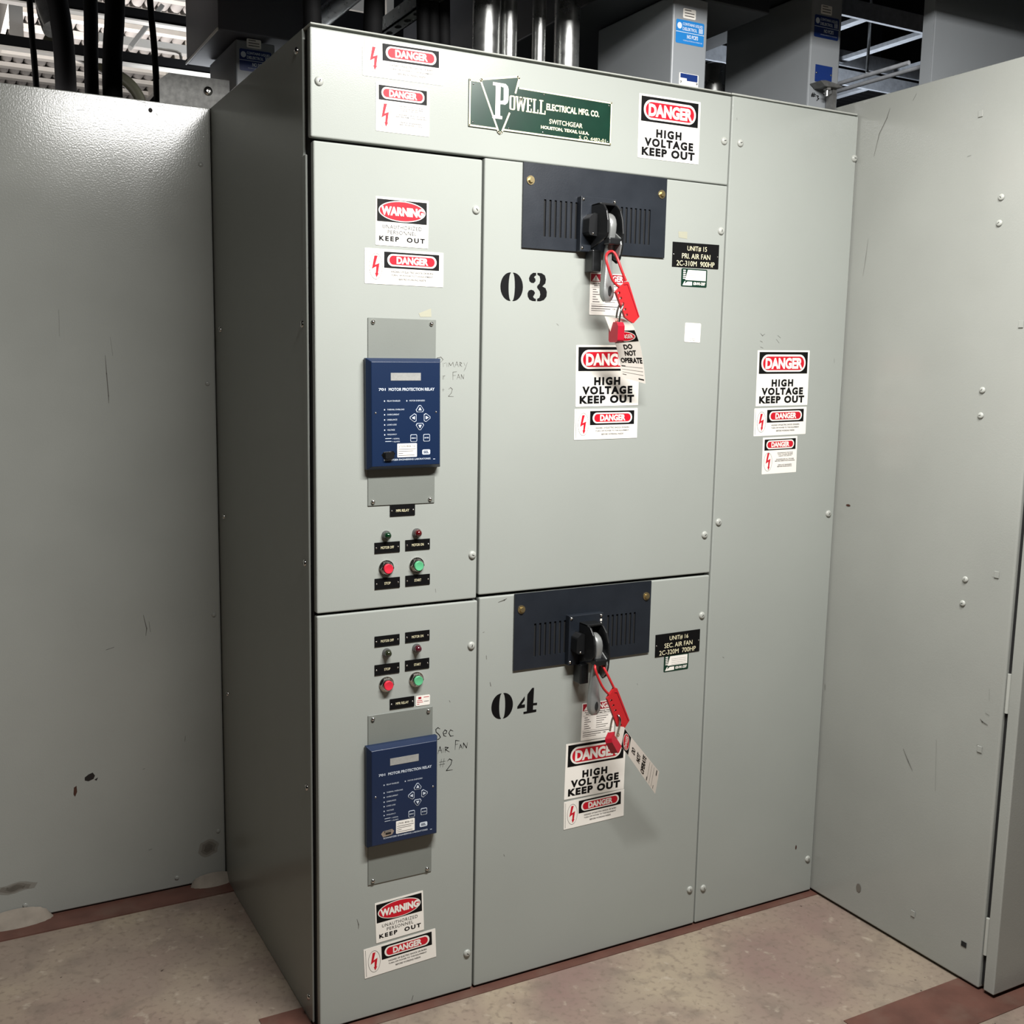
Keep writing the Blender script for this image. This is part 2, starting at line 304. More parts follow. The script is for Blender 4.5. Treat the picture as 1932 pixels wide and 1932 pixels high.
D = {
 'loop_u': [(0.749, -0.1, 1.7915), (0.7419, -0.098, 1.8066), (0.7319, -0.095, 1.8306), (0.7293, -0.085, 1.8542), (0.726, -0.072, 1.8641), (0.7055, -0.085, 1.8579), (0.6912, -0.095, 1.848), (0.6928, -0.098, 1.832), (0.7008, -0.1, 1.812), (0.7078, -0.1, 1.7946), (0.7144, -0.1, 1.786), (0.7306, -0.1, 1.7765)],
 'hasp_u': [(0.7306, -0.1, 1.7765), (0.7491, -0.1, 1.7902), (0.7547, -0.1, 1.7892), (0.7896, -0.1, 1.709), (0.7725, -0.1, 1.6928), (0.7576, -0.1, 1.7002), (0.7478, -0.1, 1.7063), (0.7184, -0.1, 1.7644)],
 'holes_u': [(0.728, -0.1, 1.7623), (0.7335, -0.1, 1.7503), (0.7404, -0.1, 1.7377), (0.747, -0.1, 1.7244), (0.7523, -0.1, 1.7117)],
 'groove_u': [(0.7398, -0.1, 1.7827), (0.7509, -0.1, 1.7839), (0.7863, -0.1, 1.7102)],
 'shk_u': [(0.7423, -0.088, 1.6949), (0.7424, -0.088, 1.7312), (0.7401, -0.1, 1.7384), (0.7366, -0.112, 1.7313), (0.7357, -0.112, 1.7158), (0.7362, -0.108, 1.6941)],
 'tag_u': [[(0.6925, -0.098, 1.7067), (0.7343, -0.115, 1.7013)], [(0.7045, -0.095, 1.6873), (0.7615, -0.112, 1.691)], [(0.7209, -0.088, 1.6641), (0.7809, -0.106, 1.6679)], [(0.7429, -0.078, 1.6357), (0.8011, -0.095, 1.6419)], [(0.7649, -0.062, 1.6017), (0.825, -0.078, 1.6)], [(0.7812, -0.05, 1.5629), (0.8471, -0.06, 1.5479)]],
 'loop_l': [(0.7531, -0.1, 0.7866), (0.7394, -0.098, 0.8128), (0.7276, -0.09, 0.8411), (0.7267, -0.072, 0.8474), (0.7063, -0.085, 0.8503), (0.6963, -0.095, 0.8452), (0.6994, -0.098, 0.8318), (0.7092, -0.1, 0.8092), (0.7217, -0.1, 0.7857), (0.7409, -0.1, 0.7691)],
 'hasp_l': [(0.7397, -0.1, 0.7713), (0.7531, -0.1, 0.7866), (0.7614, -0.1, 0.7845), (0.8031, -0.1, 0.6946), (0.7872, -0.1, 0.6735), (0.7763, -0.1, 0.6772), (0.7667, -0.1, 0.6817), (0.7319, -0.1, 0.7603)],
 'holes_l': [(0.7445, -0.1, 0.7546), (0.7514, -0.1, 0.7406), (0.7585, -0.1, 0.7264), (0.7667, -0.1, 0.7121), (0.776, -0.1, 0.6854)],
 'groove_l': [(0.7535, -0.1, 0.7755), (0.7606, -0.1, 0.7745), (0.7995, -0.1, 0.6941)],
 'shk_l': [(0.7589, -0.088, 0.6698), (0.7613, -0.088, 0.7), (0.7654, -0.1, 0.7143), (0.7662, -0.112, 0.7088), (0.7678, -0.112, 0.6904), (0.7674, -0.11, 0.6655)],
 'tag_l': [[(0.7608, -0.1, 0.65), (0.7595, -0.105, 0.6843)], [(0.7782, -0.1, 0.6303), (0.7824, -0.108, 0.6819)], [(0.8034, -0.1, 0.6016), (0.8026, -0.112, 0.654)], [(0.897, -0.1, 0.4784), (0.8915, -0.12, 0.5478)]],
 'lock_l': [(0.754, -0.1, 0.6734), (0.7765, -0.1, 0.6148), (0.7375, -0.1, 0.6445)],
 'three': [[(0.5584, 1.8078), (0.5501, 1.8074), (0.5429, 1.8024), (0.5391, 1.7945), (0.5407, 1.7876), (0.5459, 1.7841), (0.5525, 1.7838), (0.5575, 1.7884), (0.5566, 1.7939), (0.5529, 1.7968), (0.5557, 1.8006), (0.5586, 1.8017)], [(0.5621, 1.808), (0.5738, 1.8077), (0.5831, 1.8029), (0.5863, 1.7938), (0.5848, 1.7844), (0.5765, 1.7769), (0.5858, 1.773), (0.5897, 1.7645), (0.5889, 1.7536), (0.5821, 1.7455), (0.5719, 1.742), (0.5631, 1.7416), (0.5629, 1.7472), (0.5687, 1.7496), (0.5715, 1.7575), (0.5698, 1.7652), (0.5623, 1.7732), (0.5622, 1.7772), (0.5686, 1.7837), (0.5705, 1.793), (0.5685, 1.8006), (0.5622, 1.804)], [(0.5594, 1.7415), (0.5499, 1.7417), (0.5418, 1.7445), (0.5369, 1.7514), (0.536, 1.759), (0.5391, 1.7653), (0.5456, 1.7678), (0.5529, 1.766), (0.5567, 1.7606), (0.5539, 1.7552), (0.5515, 1.752), (0.5541, 1.7481), (0.5593, 1.7468)]],
 'four': [[(0.5732, 0.7811), (0.5788, 0.7807), (0.5776, 0.7407), (0.5888, 0.7402), (0.5886, 0.7342), (0.5774, 0.7348), (0.5769, 0.7232), (0.587, 0.7228), (0.5868, 0.7165), (0.5493, 0.7158), (0.5492, 0.7215), (0.5588, 0.7218), (0.5593, 0.7598), (0.5599, 0.7663)], [(0.5519, 0.7624), (0.5522, 0.7525), (0.5429, 0.7412), (0.5532, 0.7408), (0.553, 0.7325), (0.5306, 0.7324), (0.5312, 0.7382)]],
 'hw_u': [[(0.3033, 1.5929), (0.299, 1.6028), (0.3087, 1.605), (0.3144, 1.5993), (0.3083, 1.593)], [(0.3145, 1.5918), (0.3151, 1.583)], [(0.3173, 1.5906), (0.3215, 1.5919)], [(0.3244, 1.5919), (0.3245, 1.5831)], [(0.3287, 1.5832), (0.33, 1.592), (0.3343, 1.5858), (0.3399, 1.5934), (0.3423, 1.5834)], [(0.3443, 1.5821), (0.3499, 1.5948), (0.3543, 1.5835)], [(0.3463, 1.5872), (0.3528, 1.588)], [(0.358, 1.5836), (0.3579, 1.5937), (0.3628, 1.5917), (0.3582, 1.5881), (0.3634, 1.5836)], [(0.3685, 1.5926), (0.3714, 1.5863)], [(0.3777, 1.594), (0.3716, 1.5786), (0.3687, 1.5735)], [(0.3134, 1.5629), (0.3135, 1.5541)], [(0.3163, 1.5541), (0.3162, 1.5616), (0.3204, 1.5624)], [(0.3404, 1.553), (0.3402, 1.5707), (0.3501, 1.5721)], [(0.3403, 1.5626), (0.3474, 1.5637)], [(0.3504, 1.5543), (0.3545, 1.5658), (0.359, 1.5551)], [(0.3517, 1.5586), (0.358, 1.5592)], [(0.3618, 1.5544), (0.362, 1.5653), (0.3676, 1.5557), (0.3689, 1.5659)], [(0.3137, 1.5301), (0.318, 1.5306)], [(0.3151, 1.5339), (0.3152, 1.5263)], [(0.3293, 1.5314), (0.3344, 1.5352), (0.3392, 1.5314), (0.3365, 1.5225), (0.3289, 1.5149), (0.3423, 1.5144)]],
 'hw_l': [[(0.3155, 0.712), (0.3099, 0.716), (0.3043, 0.7124), (0.3052, 0.7056), (0.3128, 0.6979), (0.3171, 0.6906), (0.3116, 0.6862), (0.3054, 0.6866)], [(0.3249, 0.6974), (0.3325, 0.6983), (0.3339, 0.7039), (0.3288, 0.7074), (0.324, 0.7015), (0.3261, 0.6932), (0.3326, 0.6904)], [(0.3509, 0.7014), (0.3438, 0.7051), (0.3396, 0.6978), (0.344, 0.6892), (0.3525, 0.6892)], [(0.3105, 0.6493), (0.316, 0.667), (0.3209, 0.6503)], [(0.3118, 0.6571), (0.3203, 0.657)], [(0.3245, 0.6617), (0.3246, 0.651)], [(0.3302, 0.6501), (0.3301, 0.6634), (0.3386, 0.6608), (0.331, 0.6567), (0.3416, 0.6496)], [(0.3572, 0.6525), (0.3584, 0.6763), (0.3684, 0.6734)], [(0.3576, 0.6657), (0.3642, 0.666)], [(0.3681, 0.6521), (0.372, 0.6635), (0.3767, 0.6526)], [(0.3692, 0.6564), (0.3758, 0.657)], [(0.3796, 0.6529), (0.38, 0.6662), (0.3888, 0.6522), (0.3909, 0.6659)], [(0.3205, 0.6344), (0.3173, 0.615)], [(0.3276, 0.6346), (0.3236, 0.614)], [(0.315, 0.6274), (0.3305, 0.6275)], [(0.3145, 0.6208), (0.3291, 0.621)], [(0.3362, 0.6265), (0.3418, 0.6315), (0.349, 0.6271), (0.3462, 0.6168), (0.3336, 0.6029), (0.3507, 0.6021)]],
 'hash3': [[(1.4906, 2.3531), (1.4878, 2.3422)], [(1.4961, 2.3538), (1.4936, 2.343)], [(1.4865, 2.3487), (1.502, 2.3501)], [(1.4857, 2.3446), (1.5005, 2.3457)], [(1.5053, 2.347), (1.5127, 2.3472), (1.5094, 2.3423), (1.5148, 2.3403), (1.507, 2.3348)]],
}
# ================================================================== THE ROOM
b = MB().box(-4, 7, -5, 6.5, -0.1, 0); struct(b.build('floor', 'floor'))
struct(MB().box(-4, 7, -5, 6.5, 4.4, 4.5).build('ceiling', 'ceilm'))
struct(MB().box(-4, 7, 6.5, 6.6, 0, 4.5).build('wall_back', 'wallm'))
struct(MB().box(-4, 7, -5.1, -5, 0, 4.5).build('wall_front', 'wallm'))
struct(MB().box(-4.1, -4, -5, 6.5, 0, 4.5).build('wall_left', 'wallm'))
struct(MB().box(7, 7.1, -5, 6.5, 0, 4.5).build('wall_right', 'wallm'))
# red painted bands on the floor along the cabinet bases
struct(MB().box(-4, 0.0, 0.772, 0.875, 0, 0.004).build('trim_1', 'redfloor'))
struct(MB().box(-0.11, 1.14, -0.026, 0.118, 0, 0.002).build('trim_2', 'redfloor'))
struct(MB().box(1.14, 1.6, -0.022, 0.1, 0, 0.002).build('trim_3', 'redfloor'))
struct(MB().box(1.175, 2.9, -0.678, -0.522, 0, 0.002).build('trim_4', 'redfloor'))
for x0, y0, r in ((-0.60, 0.862, 0.085), (-0.045, 0.862, 0.06)):
    m = MB(); P = []; n = 22
    for k in range(4):
        t = k / 3
        for i in range(n):
            a = PI * i / (n - 1); rr = r * (1 + 0.05 * math.sin(3 * i)) * (1 - 0.12 * t)
            P.append((x0 + rr * 1.15 * math.cos(a), y0 - 0.008 - 0.035 * (1 - t) ** 1.5 * math.sin(a), 0.004 + math.sin(t * PI / 2) * r * 0.5 * max(math.sin(a), 0) ** 0.6))
    m.add(P, [(k * n + i, k * n + i + 1, (k + 1) * n + i + 1, (k + 1) * n + i) for k in range(3) for i in range(n - 1)], 0, True)
    tag(m.build('filler_patch', 'grout'), ('pale filler lump on the open stretch of red band' if x0 < -0.3 else 'pale filler lump in the dark corner between two cabinets'), 'filler')

# ------------------------------------------------------------------ small hardware
def screw(parent, x, z, ang, r=0.0098, y=0.0, name='screw', m='screwm', face='y', h=None):
    """slotted dome head; local front is -Y"""
    h = h or r * 0.62
    mb = MB().lathe((0, 0, 0), (0, -1, 0), [(r, 0), (r, h * 0.25), (r * 0.93, h * 0.55), (r * 0.74, h * 0.83), (r * 0.4, h * 0.97), (0, h)], 20, 0)
    c, s = math.cos(math.radians(ang)), math.sin(math.radians(ang)); L = r * 0.86; w2 = r * 0.1
    pts = []
    for t in (-1, -0.7, -0.3, 0.3, 0.7, 1):
        pts.append((t * L, -(h * math.sqrt(max(0, 1 - (t * 0.86) ** 2)) * 1.0) - 0.0003))
    v = []
    for q, yy in pts:
        v += [(q * c + s * w2, yy, q * s - c * w2), (q * c - s * w2, yy, q * s + c * w2)]
    mb.add(v, [(2 * i, 2 * i + 2, 2 * i + 3, 2 * i + 1) for i in range(5)], 1)
    loc = (x, y, z); rot = (0, 0, 0)
    if face == 'x': loc = (y, x, z); rot = (0, 0, -PI / 2)
    return mb.build(name, [m, 'slot'], parent, loc=loc, rot=rot)
def round_screw(mb, x, z, y, r, mi):
    return mb.lathe((x, y, z), (0, -1, 0), [(r, 0), (r * 0.9, r * 0.3), (r * 0.5, r * 0.55), (0, r * 0.6)], 10, mi)

def scuffs(par, marks, y, mats, rot=None, fx=None, name='scratch_mark'):
    for pts, wd, mi in marks:
        mb = MB(); pts = fx(pts) if fx else pts
        if wd: mb.stroke(pts, wd, y, 0, True)
        else: mb.flat([pts], y, 0)
        mb.build(name, mats[mi], par, rot=rot)
# ================================================================== MAIN CABINET (two starter units, 03 over 04)
X1, X3, X4 = 0.4128, 1.1338, 1.586
HT = 2.286
cab = thing('switchgear_cabinet', 'tall grey switchgear cabinet stencilled 03 and 04 with four doors', 'cabinet')
m = MB()
m.box(0.0, X3, 0.052, 1.55, 0.0, 2.290)
m.box(0.006, X3 - 0.004, 0.020, 0.060, 0.004, 2.284, 1)            # black recess behind the doors
m.box(-0.001, 0.004, 0.034, 0.060, 0.01, 2.03, 0)                  # hinge flange
m.box(0.002, X3, 0.004, 0.06, 2.2875, 2.2915, 2)                   # roof lip
m.build('body', ['paint', 'gap', 'screwm'], cab, bevel=0.002)
Z0 = 0.008
MB().box(0.0, X3 - 0.0025, 0, 0.02, 2.0605, 2.2815).build('header_panel', 'paint', cab, bevel=0.0035, seg=3)
def door(x0, x1, z0, z1, par=cab, name='door', **k):
    return MB().box(x0, x1, 0, 0.02, z0, z1).build(name, 'paint', par, bevel=0.0035, seg=3, **k)
door(0.0055, 0.4102, 1.0275, 2.0535)
door(0.0055, 0.4140, Z0, 1.0215)
door(0.4162, X3 - 0.0025, 1.0345, 2.0585)
door(0.4190, X3 - 0.0025, Z0, 1.0275)
for x, z, a in [(0.0187, 2.1744, 70), (1.1121, 2.1693, 15), (0.3946, 1.9409, 130), (0.3972, 1.1352, 160), (1.1151, 1.9435, 80), (1.1061, 1.1410, 35),
                (0.3977, 0.9108, 78), (0.3976, 0.1060, 150), (1.1096, 0.9168, 40), (1.1104, 0.1160, 95)]:
    screw(cab, x, z, a)
for y, z in [(0.0888, 2.2787 - 0.025), (0.067, 1.6716), (0.064, 1.1336), (0.066, 0.5940), (0.066, 0.0597), (0.80, 1.6773), (0.80, 1.1438), (0.80, 0.6119)]:
    screw(cab, y, z, 90, r=0.008, y=0.0, face='x', m='chrome')
# stencilled numbers: flat black paint on the doors
def stencil(name, loops, par=cab, label=None):
    mb = MB()
    for l in loops: mb.flat([l], -0.0006, 0)
    return mb.build(name, 'black', par, label=label)
def zero(cx, cz, w_, h_, sk):
    L = [(cx - 0.0035 + sk * z_, z_ + cz) for z_ in (0,)]
    def half(sg, inner):
        o = []
        for i in range(17):
            t = PI / 2 - PI * i / 16
            o.append((cx + sg * (0.0035 + (w_ / 2 - 0.0035) * math.cos(t)), cz + h_ / 2 * math.sin(t)))
        for i in range(17):
            t = -PI / 2 + PI * i / 16
            o.append((cx + sg * (0.0025 + inner * math.cos(t)), cz + (h_ / 2 - 0.001) * math.sin(t)))
        return o[::1] if sg < 0 else o
    return [half(-1, 0.006), half(1, 0.006)]
stencil('stencilled_number', zero(0.4925, 1.7722, 0.061, 0.066, 0) + D['three'], label='black stencilled number 03 on the upper wide door')
stencil('stencilled_number', zero(0.4873, 0.7458, 0.0615, 0.066, 0) + D['four'], label='black stencilled number 04 on the lower wide door')
mb = MB(); [mb.stroke(s, 0.0011, -0.0005, 0, True) for s in D['hw_u']]
mb.build('handwriting', 'scuff', cab, label='faint pencilled words beside the upper relay')
mb = MB(); [mb.stroke(s, 0.0017, -0.0005, 0, True) for s in D['hw_l']]
mb.build('handwriting', 'black', cab, label='black marker words beside the lower relay')
mb = MB().flat([[(0.252, 1.702), (0.262, 1.706), (0.2825, 1.714), (0.284, 1.695), (0.256, 1.694)]], -0.0004, 0)
mb.build('tape_residue', 'tape', cab)
MB().flat([[(0.977, 1.933), (1.006, 1.934), (1.006, 1.916), (0.979, 1.918)]], -0.0004, 0).build('tape_residue', 'tape', cab)
scuffs(cab, [(s, w_, 0) for s, w_ in [([(0.100, 0.270), (0.104, 0.255), (0.1035, 0.245)], 0.0018), ([(0.472, 1.012), (0.488, 1.016), (0.494, 1.019)], 0.003), ([(0.62, 1.69), (0.625, 1.686)], 0.0015),
              ([(0.3, 1.06), (0.301, 1.052)], 0.0015), ([(0.44, 0.88), (0.441, 0.872)], 0.003), ([(0.452, 0.81), (0.454, 0.802)], 0.004), ([(0.43, 0.94), (0.433, 0.941)], 0.002), ([(0.245, 0.02), (0.248, 0.03)], 0.004),
              ([(0.34, 0.78), (0.342, 0.776)], 0.002), ([(0.50, 0.35), (0.502, 0.345)], 0.002), ([(0.9, 0.75), (0.901, 0.747)], 0.002)]], -0.0004, ['scuff'])

# relay backing plates (screwed to the doors), each with four screws
def backing(cz, rot):
    o = MB().box(-0.0835, 0.0835, -0.0025, 0, -0.211, 0.211).build('relay_backing_plate', 'plate', cab, loc=(0.2112, 0, cz), rot=(0, rot, 0), bevel=0.0008, seg=1)
    for sx in (-1, 1):
        for sz in (-1, 1):
            MB().lathe((0, 0, 0), (0, -1, 0), [(0.0052, 0), (0.005, 0.0022), (0.0036, 0.0042), (0, 0.005)], 14, 0).build('screw', 'chrome', o, loc=(sx * 0.0715, -0.0025, sz * 0.2015))
backing(1.4777, 0); backing(0.5613, 0)

# pilot lights and push buttons
def pilot(x, z, lens):
    o = MB().cyl((0, 0, 0), (0, -1, 0), 0.0105, 0.006, 20).cyl((0, -0.006, 0), (0, -1, 0), 0.0088, 0.003, 20).build('pilot_light', 'dsteel', cab, loc=(x, 0, z), label={'lensg': 'unlit green pilot light', 'lensg2': 'unlit dull green pilot light'}.get(lens, 'unlit dark red pilot light'))
    MB().lathe((0, -0.009, 0), (0, -1, 0), [(0.0088, 0), (0.0088, 0.003), (0.0078, 0.0064), (0.0055, 0.0092), (0.0028, 0.0107), (0, 0.0111)], 20, 0).build('lens', lens, o)
pilot(0.1725, 1.1975, 'lensg'); pilot(0.2495, 1.1985, 'lensr'); pilot(0.1745, 0.9190, 'lensg2'); pilot(0.2510, 0.9215, 'lensr2')
def button(x, z, c):
    o = MB().cyl((0, 0, 0), (0, -1, 0), 0.0185, 0.0025, 28).cyl((0, -0.0025, 0), (0, -1, 0), 0.0165, 0.008, 6, 0, 0.0160, False, rot=0.3).cyl((0, -0.0105, 0), (0, -1, 0), 0.0142, 0.0022, 28, 0, 0.0125).build('push_button', 'chrome', cab, loc=(x, 0, z), bevel=0.0006, seg=1, label=('red' if c == 'btnr' else 'green') + ' push button with chrome nut')
    MB().lathe((0, -0.0118, 0), (0, -1, 0), [(0.0112, 0), (0.0112, 0.0042), (0.0104, 0.0050), (0.0095, 0.0047), (0, 0.0045)], 28, 0).build('cap', c, o)
button(0.1735, 1.1205, 'btnr'); button(0.2505, 1.1215, 'btng'); button(0.1745, 0.8425, 'btnr'); button(0.2512, 0.8445, 'btng')

# black ventilated switch plates with the operating mechanism
def switch_plate(cx, cz, first):
    slots = []
    for xs in ([-0.1508 + 0.01465 * i for i in range(7)], [0.0700 + 0.0140 * i for i in range(7)]):
        for x in xs: slots.append([(x, -0.068), (x + 0.0062, -0.068), (x + 0.0062, 0.0175), (x, 0.0175)])
    o = MB().plate([[(-0.208, -0.0975), (0.208, -0.0975), (0.208, 0.0975), (-0.208, 0.0975)]] + slots, -0.005, -0.0005).build('switch_plate', 'navy', cab, loc=(cx, 0, cz), label='dark ventilated plate on the %s wide door' % ('upper' if first else 'lower'))
    MB().box(-0.155, -0.054, -0.0012, 0.0, -0.071, 0.020).build('vent_backing', 'gap', o)
    MB().box(0.066, 0.164, -0.0012, 0.0, -0.071, 0.020).build('vent_backing', 'gap', o)
    for sx in (-0.189, 0.192):
        b_ = MB().cyl((0, 0, 0), (0, -1, 0), 0.0105, 0.0018, 24).cyl((0, -0.0018, 0), (0, -1, 0), 0.0068, 0.005, 6, 0, 0.0062, False, rot=0.4).build('bolt', 'brass', o, loc=(sx, -0.005, 0.0575), bevel=0.0004, seg=1)
    c0 = -0.0055
    m = MB().box(c0 - 0.052, c0 + 0.052, -0.022, -0.005, -0.0985, 0.0315)
    m.build('mounting_block', 'navy', o, bevel=0.002)
    for sx, sz in ((-0.046, 0.024), (0.044, 0.024), (-0.046, -0.0895)):
        MB().lathe((0, 0, 0), (0, -1, 0), [(0.0042, 0), (0.0036, 0.002), (0, 0.003)], 12).build('screw', 'chrome', o, loc=(c0 + sx, -0.022, sz))
    # white ON arrow beside the cheek
    MB().flat([[(0.0355, 0.0155), (0.0415, 0.0155), (0.0415, 0.0095), (0.0355, 0.0095)]], -0.0224, 0).flat([[(0.0385, 0.0075), (0.0435, 0.0005), (0.0400, 0.0005), (0.0400, -0.011), (0.0370, -0.011), (0.0370, 0.0005), (0.0335, 0.0005)]], -0.0224, 0).build('position_arrow', 'white', o)
    def cheek(x, prof, th, name='cheek'):
        """prof: (depth in front of the door, z)"""
        vs, fs = tess('curve', loops=[prof]); m = MB()
        m.add([(x, -p, q) for p, q, _ in vs], fs, 0); m.add([(x + th, -p, q) for p, q, _ in vs], [f[::-1] for f in fs], 0)
        n = len(prof); v = [(x, -p, q) for p, q in prof] + [(x + th, -p, q) for p, q in prof]
        m.add(v, [(i, (i + 1) % n, (i + 1) % n + n, i + n) for i in range(n)], 0)
        ob = m.build(name, 'blackp', o, bevel=0.0012)
        bmx = bmesh.new(); bmx.from_mesh(ob.data); bmesh.ops.remove_doubles(bmx, verts=bmx.verts, dist=1e-6); bmesh.ops.recalc_face_normals(bmx, faces=bmx.faces); bmx.to_mesh(ob.data); bmx.free()
        return ob
    cheek(-0.0275, [(0.020, 0.012), (0.052, 0.014), (0.072, 0.008), (0.086, -0.008), (0.092, -0.030), (0.093, -0.060), (0.084, -0.070), (0.022, -0.092)], 0.005)
    cheek(0.0145, [(0.020, 0.012), (0.048, 0.014), (0.066, 0.008), (0.082, -0.006), (0.092, -0.030), (0.096, -0.060), (0.092, -0.095), (0.084, -0.118), (0.070, -0.128), (0.052, -0.118), (0.045, -0.090), (0.022, -0.080)], 0.005)
    MB().box(-0.0275, 0.0195, -0.060, -0.022, 0.008, 0.014).build('bridge', 'blackp', o, bevel=0.002)
    MB().box(-0.0225, 0.0145, -0.094, -0.070, -0.086, -0.070).build('guard_bar', 'blackp', o, bevel=0.003)
    # cam knob on the outer side of the near cheek
    MB().plate([[(-0.052, -0.055), (-0.048, -0.062), (-0.028, -0.064), (-0.028, -0.012), (-0.038, -0.010), (-0.051, -0.022)]], -0.050, -0.022).build('cam_housing', 'blackp', o, bevel=0.0035, seg=3)
    MB().lathe((-0.040, -0.050, -0.058), (0, -1, 0), [(0.003, 0), (0.002, 0.002), (0, 0.0025)], 10).build('pin', 'chrome', o)
    MB().box(-0.032, -0.006, -0.040, -0.006, -0.146, -0.094).build('stop_bracket', 'blackp', o, bevel=0.003)
    # silver pad-lock link
    cheek(0.0095, [(0.060, -0.050), (0.092, -0.070), (0.096, -0.085), (0.090, -0.108), (0.078, -0.122), (0.066, -0.118), (0.058, -0.090)], 0.004, 'locking_link').data.materials[0] = M['lever']
    # cast operating lever
    path = [(-0.004, -0.055, -0.010), (-0.004, -0.070, -0.016), (-0.004, -0.080, -0.035), (-0.004, -0.076, -0.066), (-0.006, -0.066, -0.095), (-0.008, -0.066, -0.125), (-0.009, -0.068, -0.160), (-0.009, -0.070, -0.190), (-0.009, -0.071, -0.208), (-0.009, -0.071, -0.218)]
    hw = [(0.008, 0.006), (0.010, 0.007), (0.011, 0.007), (0.009, 0.007), (0.0085, 0.008), (0.0105, 0.009), (0.0135, 0.011), (0.018, 0.013), (0.0175, 0.012), (0.009, 0.007)]
    m = MB(); vs = []; ns = 16
    for (x, y, z), (a, c) in zip(path, hw):
        for k in range(ns):
            t = 2 * PI * k / ns; ct, st = math.cos(t), math.sin(t)
            vs.append((x + a * math.copysign(abs(ct) ** 0.6, ct), y + c * math.copysign(abs(st) ** 0.6, st), z))
    m.add(vs, [(i * ns + k, i * ns + (k + 1) % ns, (i + 1) * ns + (k + 1) % ns, (i + 1) * ns + k) for i in range(len(path) - 1) for k in range(ns)], 0, True)
    m.add(vs[-ns:], [tuple(range(ns))[::-1]], 0); m.add(vs[:ns], [tuple(range(ns))], 0)
    m.flat([ell(-0.009, -0.193, 0.0050, 0.0120, 20)], -0.0842, 1)
    lv = m.build('operating_lever', ['lever', 'gap'], o)
    sb = lv.modifiers.new('s', 'SUBSURF'); sb.levels = sb.render_levels = 1
    return o
switch_plate(0.7243, 1.9612, True)
switch_plate(0.7232, 0.9312, False)

# ================================================================== NARROW CABINET SECTION
nar = thing('narrow_cabinet', 'narrow blank grey cabinet section right of doors 03 and 04', 'cabinet')
MB().box(X3 + 0.0005, X4 - 0.001, 0.03, 1.55, 0.0, 2.290).box(X3 + 0.002, X4 - 0.002, 0.004, 0.04, 2.2875, 2.2925, 1).build('body', ['paint', 'screwm'], nar, bevel=0.002)
MB().box(X3 + 0.001, X4 - 0.003, -0.0008, 0.0295, Z0, 2.2835).build('front_panel', 'paint', nar, bevel=0.003, seg=3)
for x, z, a in [(1.1651, 2.1696, 20), (1.5749, 2.1717, 0), (1.1520, 1.1734, 60), (1.5596, 1.1757, 50), (1.1587, 0.1098, 85), (1.5623, 0.1128, 80)]:
    screw(nar, x, z, a, y=-0.0008)
scuffs(nar, [(s, w_, 0) for s, w_ in [([(1.268, 1.684), (1.275, 1.678), (1.283, 1.683)], 0.0015), ([(1.268, 1.664), (1.276, 1.661)], 0.002), ([(1.27, 1.648), (1.279, 1.645)], 0.002), ([(1.33, 1.68), (1.34, 1.674)], 0.002), ([(1.325, 1.67), (1.336, 1.66)], 0.0015),
              ([(1.546, 1.62), (1.547, 1.610)], 0.002), ([(1.15, 2.23), (1.151, 2.226)], 0.002), ([(1.19, 0.79), (1.195, 0.787)], 0.0015)]] + [(ell(1.512, 0.160, 0.003, 0.007, 10), 0, 1)], -0.0013, ['scuff','rust'])

# ================================================================== SET-BACK CABINET ON THE LEFT
DL = 0.8563
lef = thing('setback_cabinet', 'wide plain grey cabinet set back on the left with rust spots', 'cabinet', (0, DL, 0))
MB().box(-3.2, -0.0025, 0.003, 1.6, 0.008, 2.288).box(-3.15, -0.01, 0.04, 1.5, 0, 0.01, 1).build('body', ['paint2', 'gap'], lef, bevel=0.002)
MB().box(-3.2, -0.006, 0, 0.0045, 0.011, 2.287).build('front_panel', 'paint2', lef, bevel=0.002)
for x, z in [(-0.032, 2.133), (-0.026, 1.525), (-0.022, 0.842), (-0.023, 0.163), (-0.151, 0.039), (-0.575, 0.05)]:
    MB().lathe((0, 0, 0), (0, -1, 0), [(0.007, 0), (0.0065, 0.0015), (0.004, 0.0025), (0, 0.003)], 14).build('rivet', 'paint2', lef, loc=(x, 0, z))
scuffs(lef, [(ell(-0.165, 2.263, 0.0055, 0.006, 16), 0, 0), ([(-0.402, 0.401), (-0.392, 0.408), (-0.380, 0.412), (-0.374, 0.402), (-0.378, 0.393), (-0.392, 0.388), (-0.402, 0.392)], 0, 0),
    ([(-0.376, 0.390), (-0.366, 0.395), (-0.370, 0.386)], 0, 0), ([(-0.432, 0.376), (-0.425, 0.380), (-0.424, 0.362), (-0.430, 0.348), (-0.434, 0.356)], 0, 1)] + [(s, w_, 2) for s, w_ in [([(-0.305, 1.60), (-0.303, 1.55), (-0.300, 1.49), (-0.3, 1.47)], 0.0022), ([(-0.29, 1.65), (-0.285, 1.60)], 0.001), ([(-0.225, 0.86), (-0.217, 0.82), (-0.22, 0.80)], 0.0025), ([(-0.21, 0.84), (-0.207, 0.81)], 0.002), ([(-0.33, 0.77), (-0.31, 0.775)], 0.0025),
              ([(-0.115, 0.48), (-0.117, 0.465)], 0.003), ([(-0.42, 1.72), (-0.421, 1.65)], 0.001), ([(-0.235, 0.40), (-0.24, 0.398)], 0.002), ([(-0.2, 2.285), (-0.17, 2.279)], 0.002), ([(-0.355, 2.241), (-0.335, 2.243)], 0.0014), ([(-0.15, 2.256), (-0.145, 2.25)], 0.0015), ([(-0.23, 0.145), (-0.222, 0.146)], 0.002)]], -0.0006, ['chip', 'rust', 'scuff'])
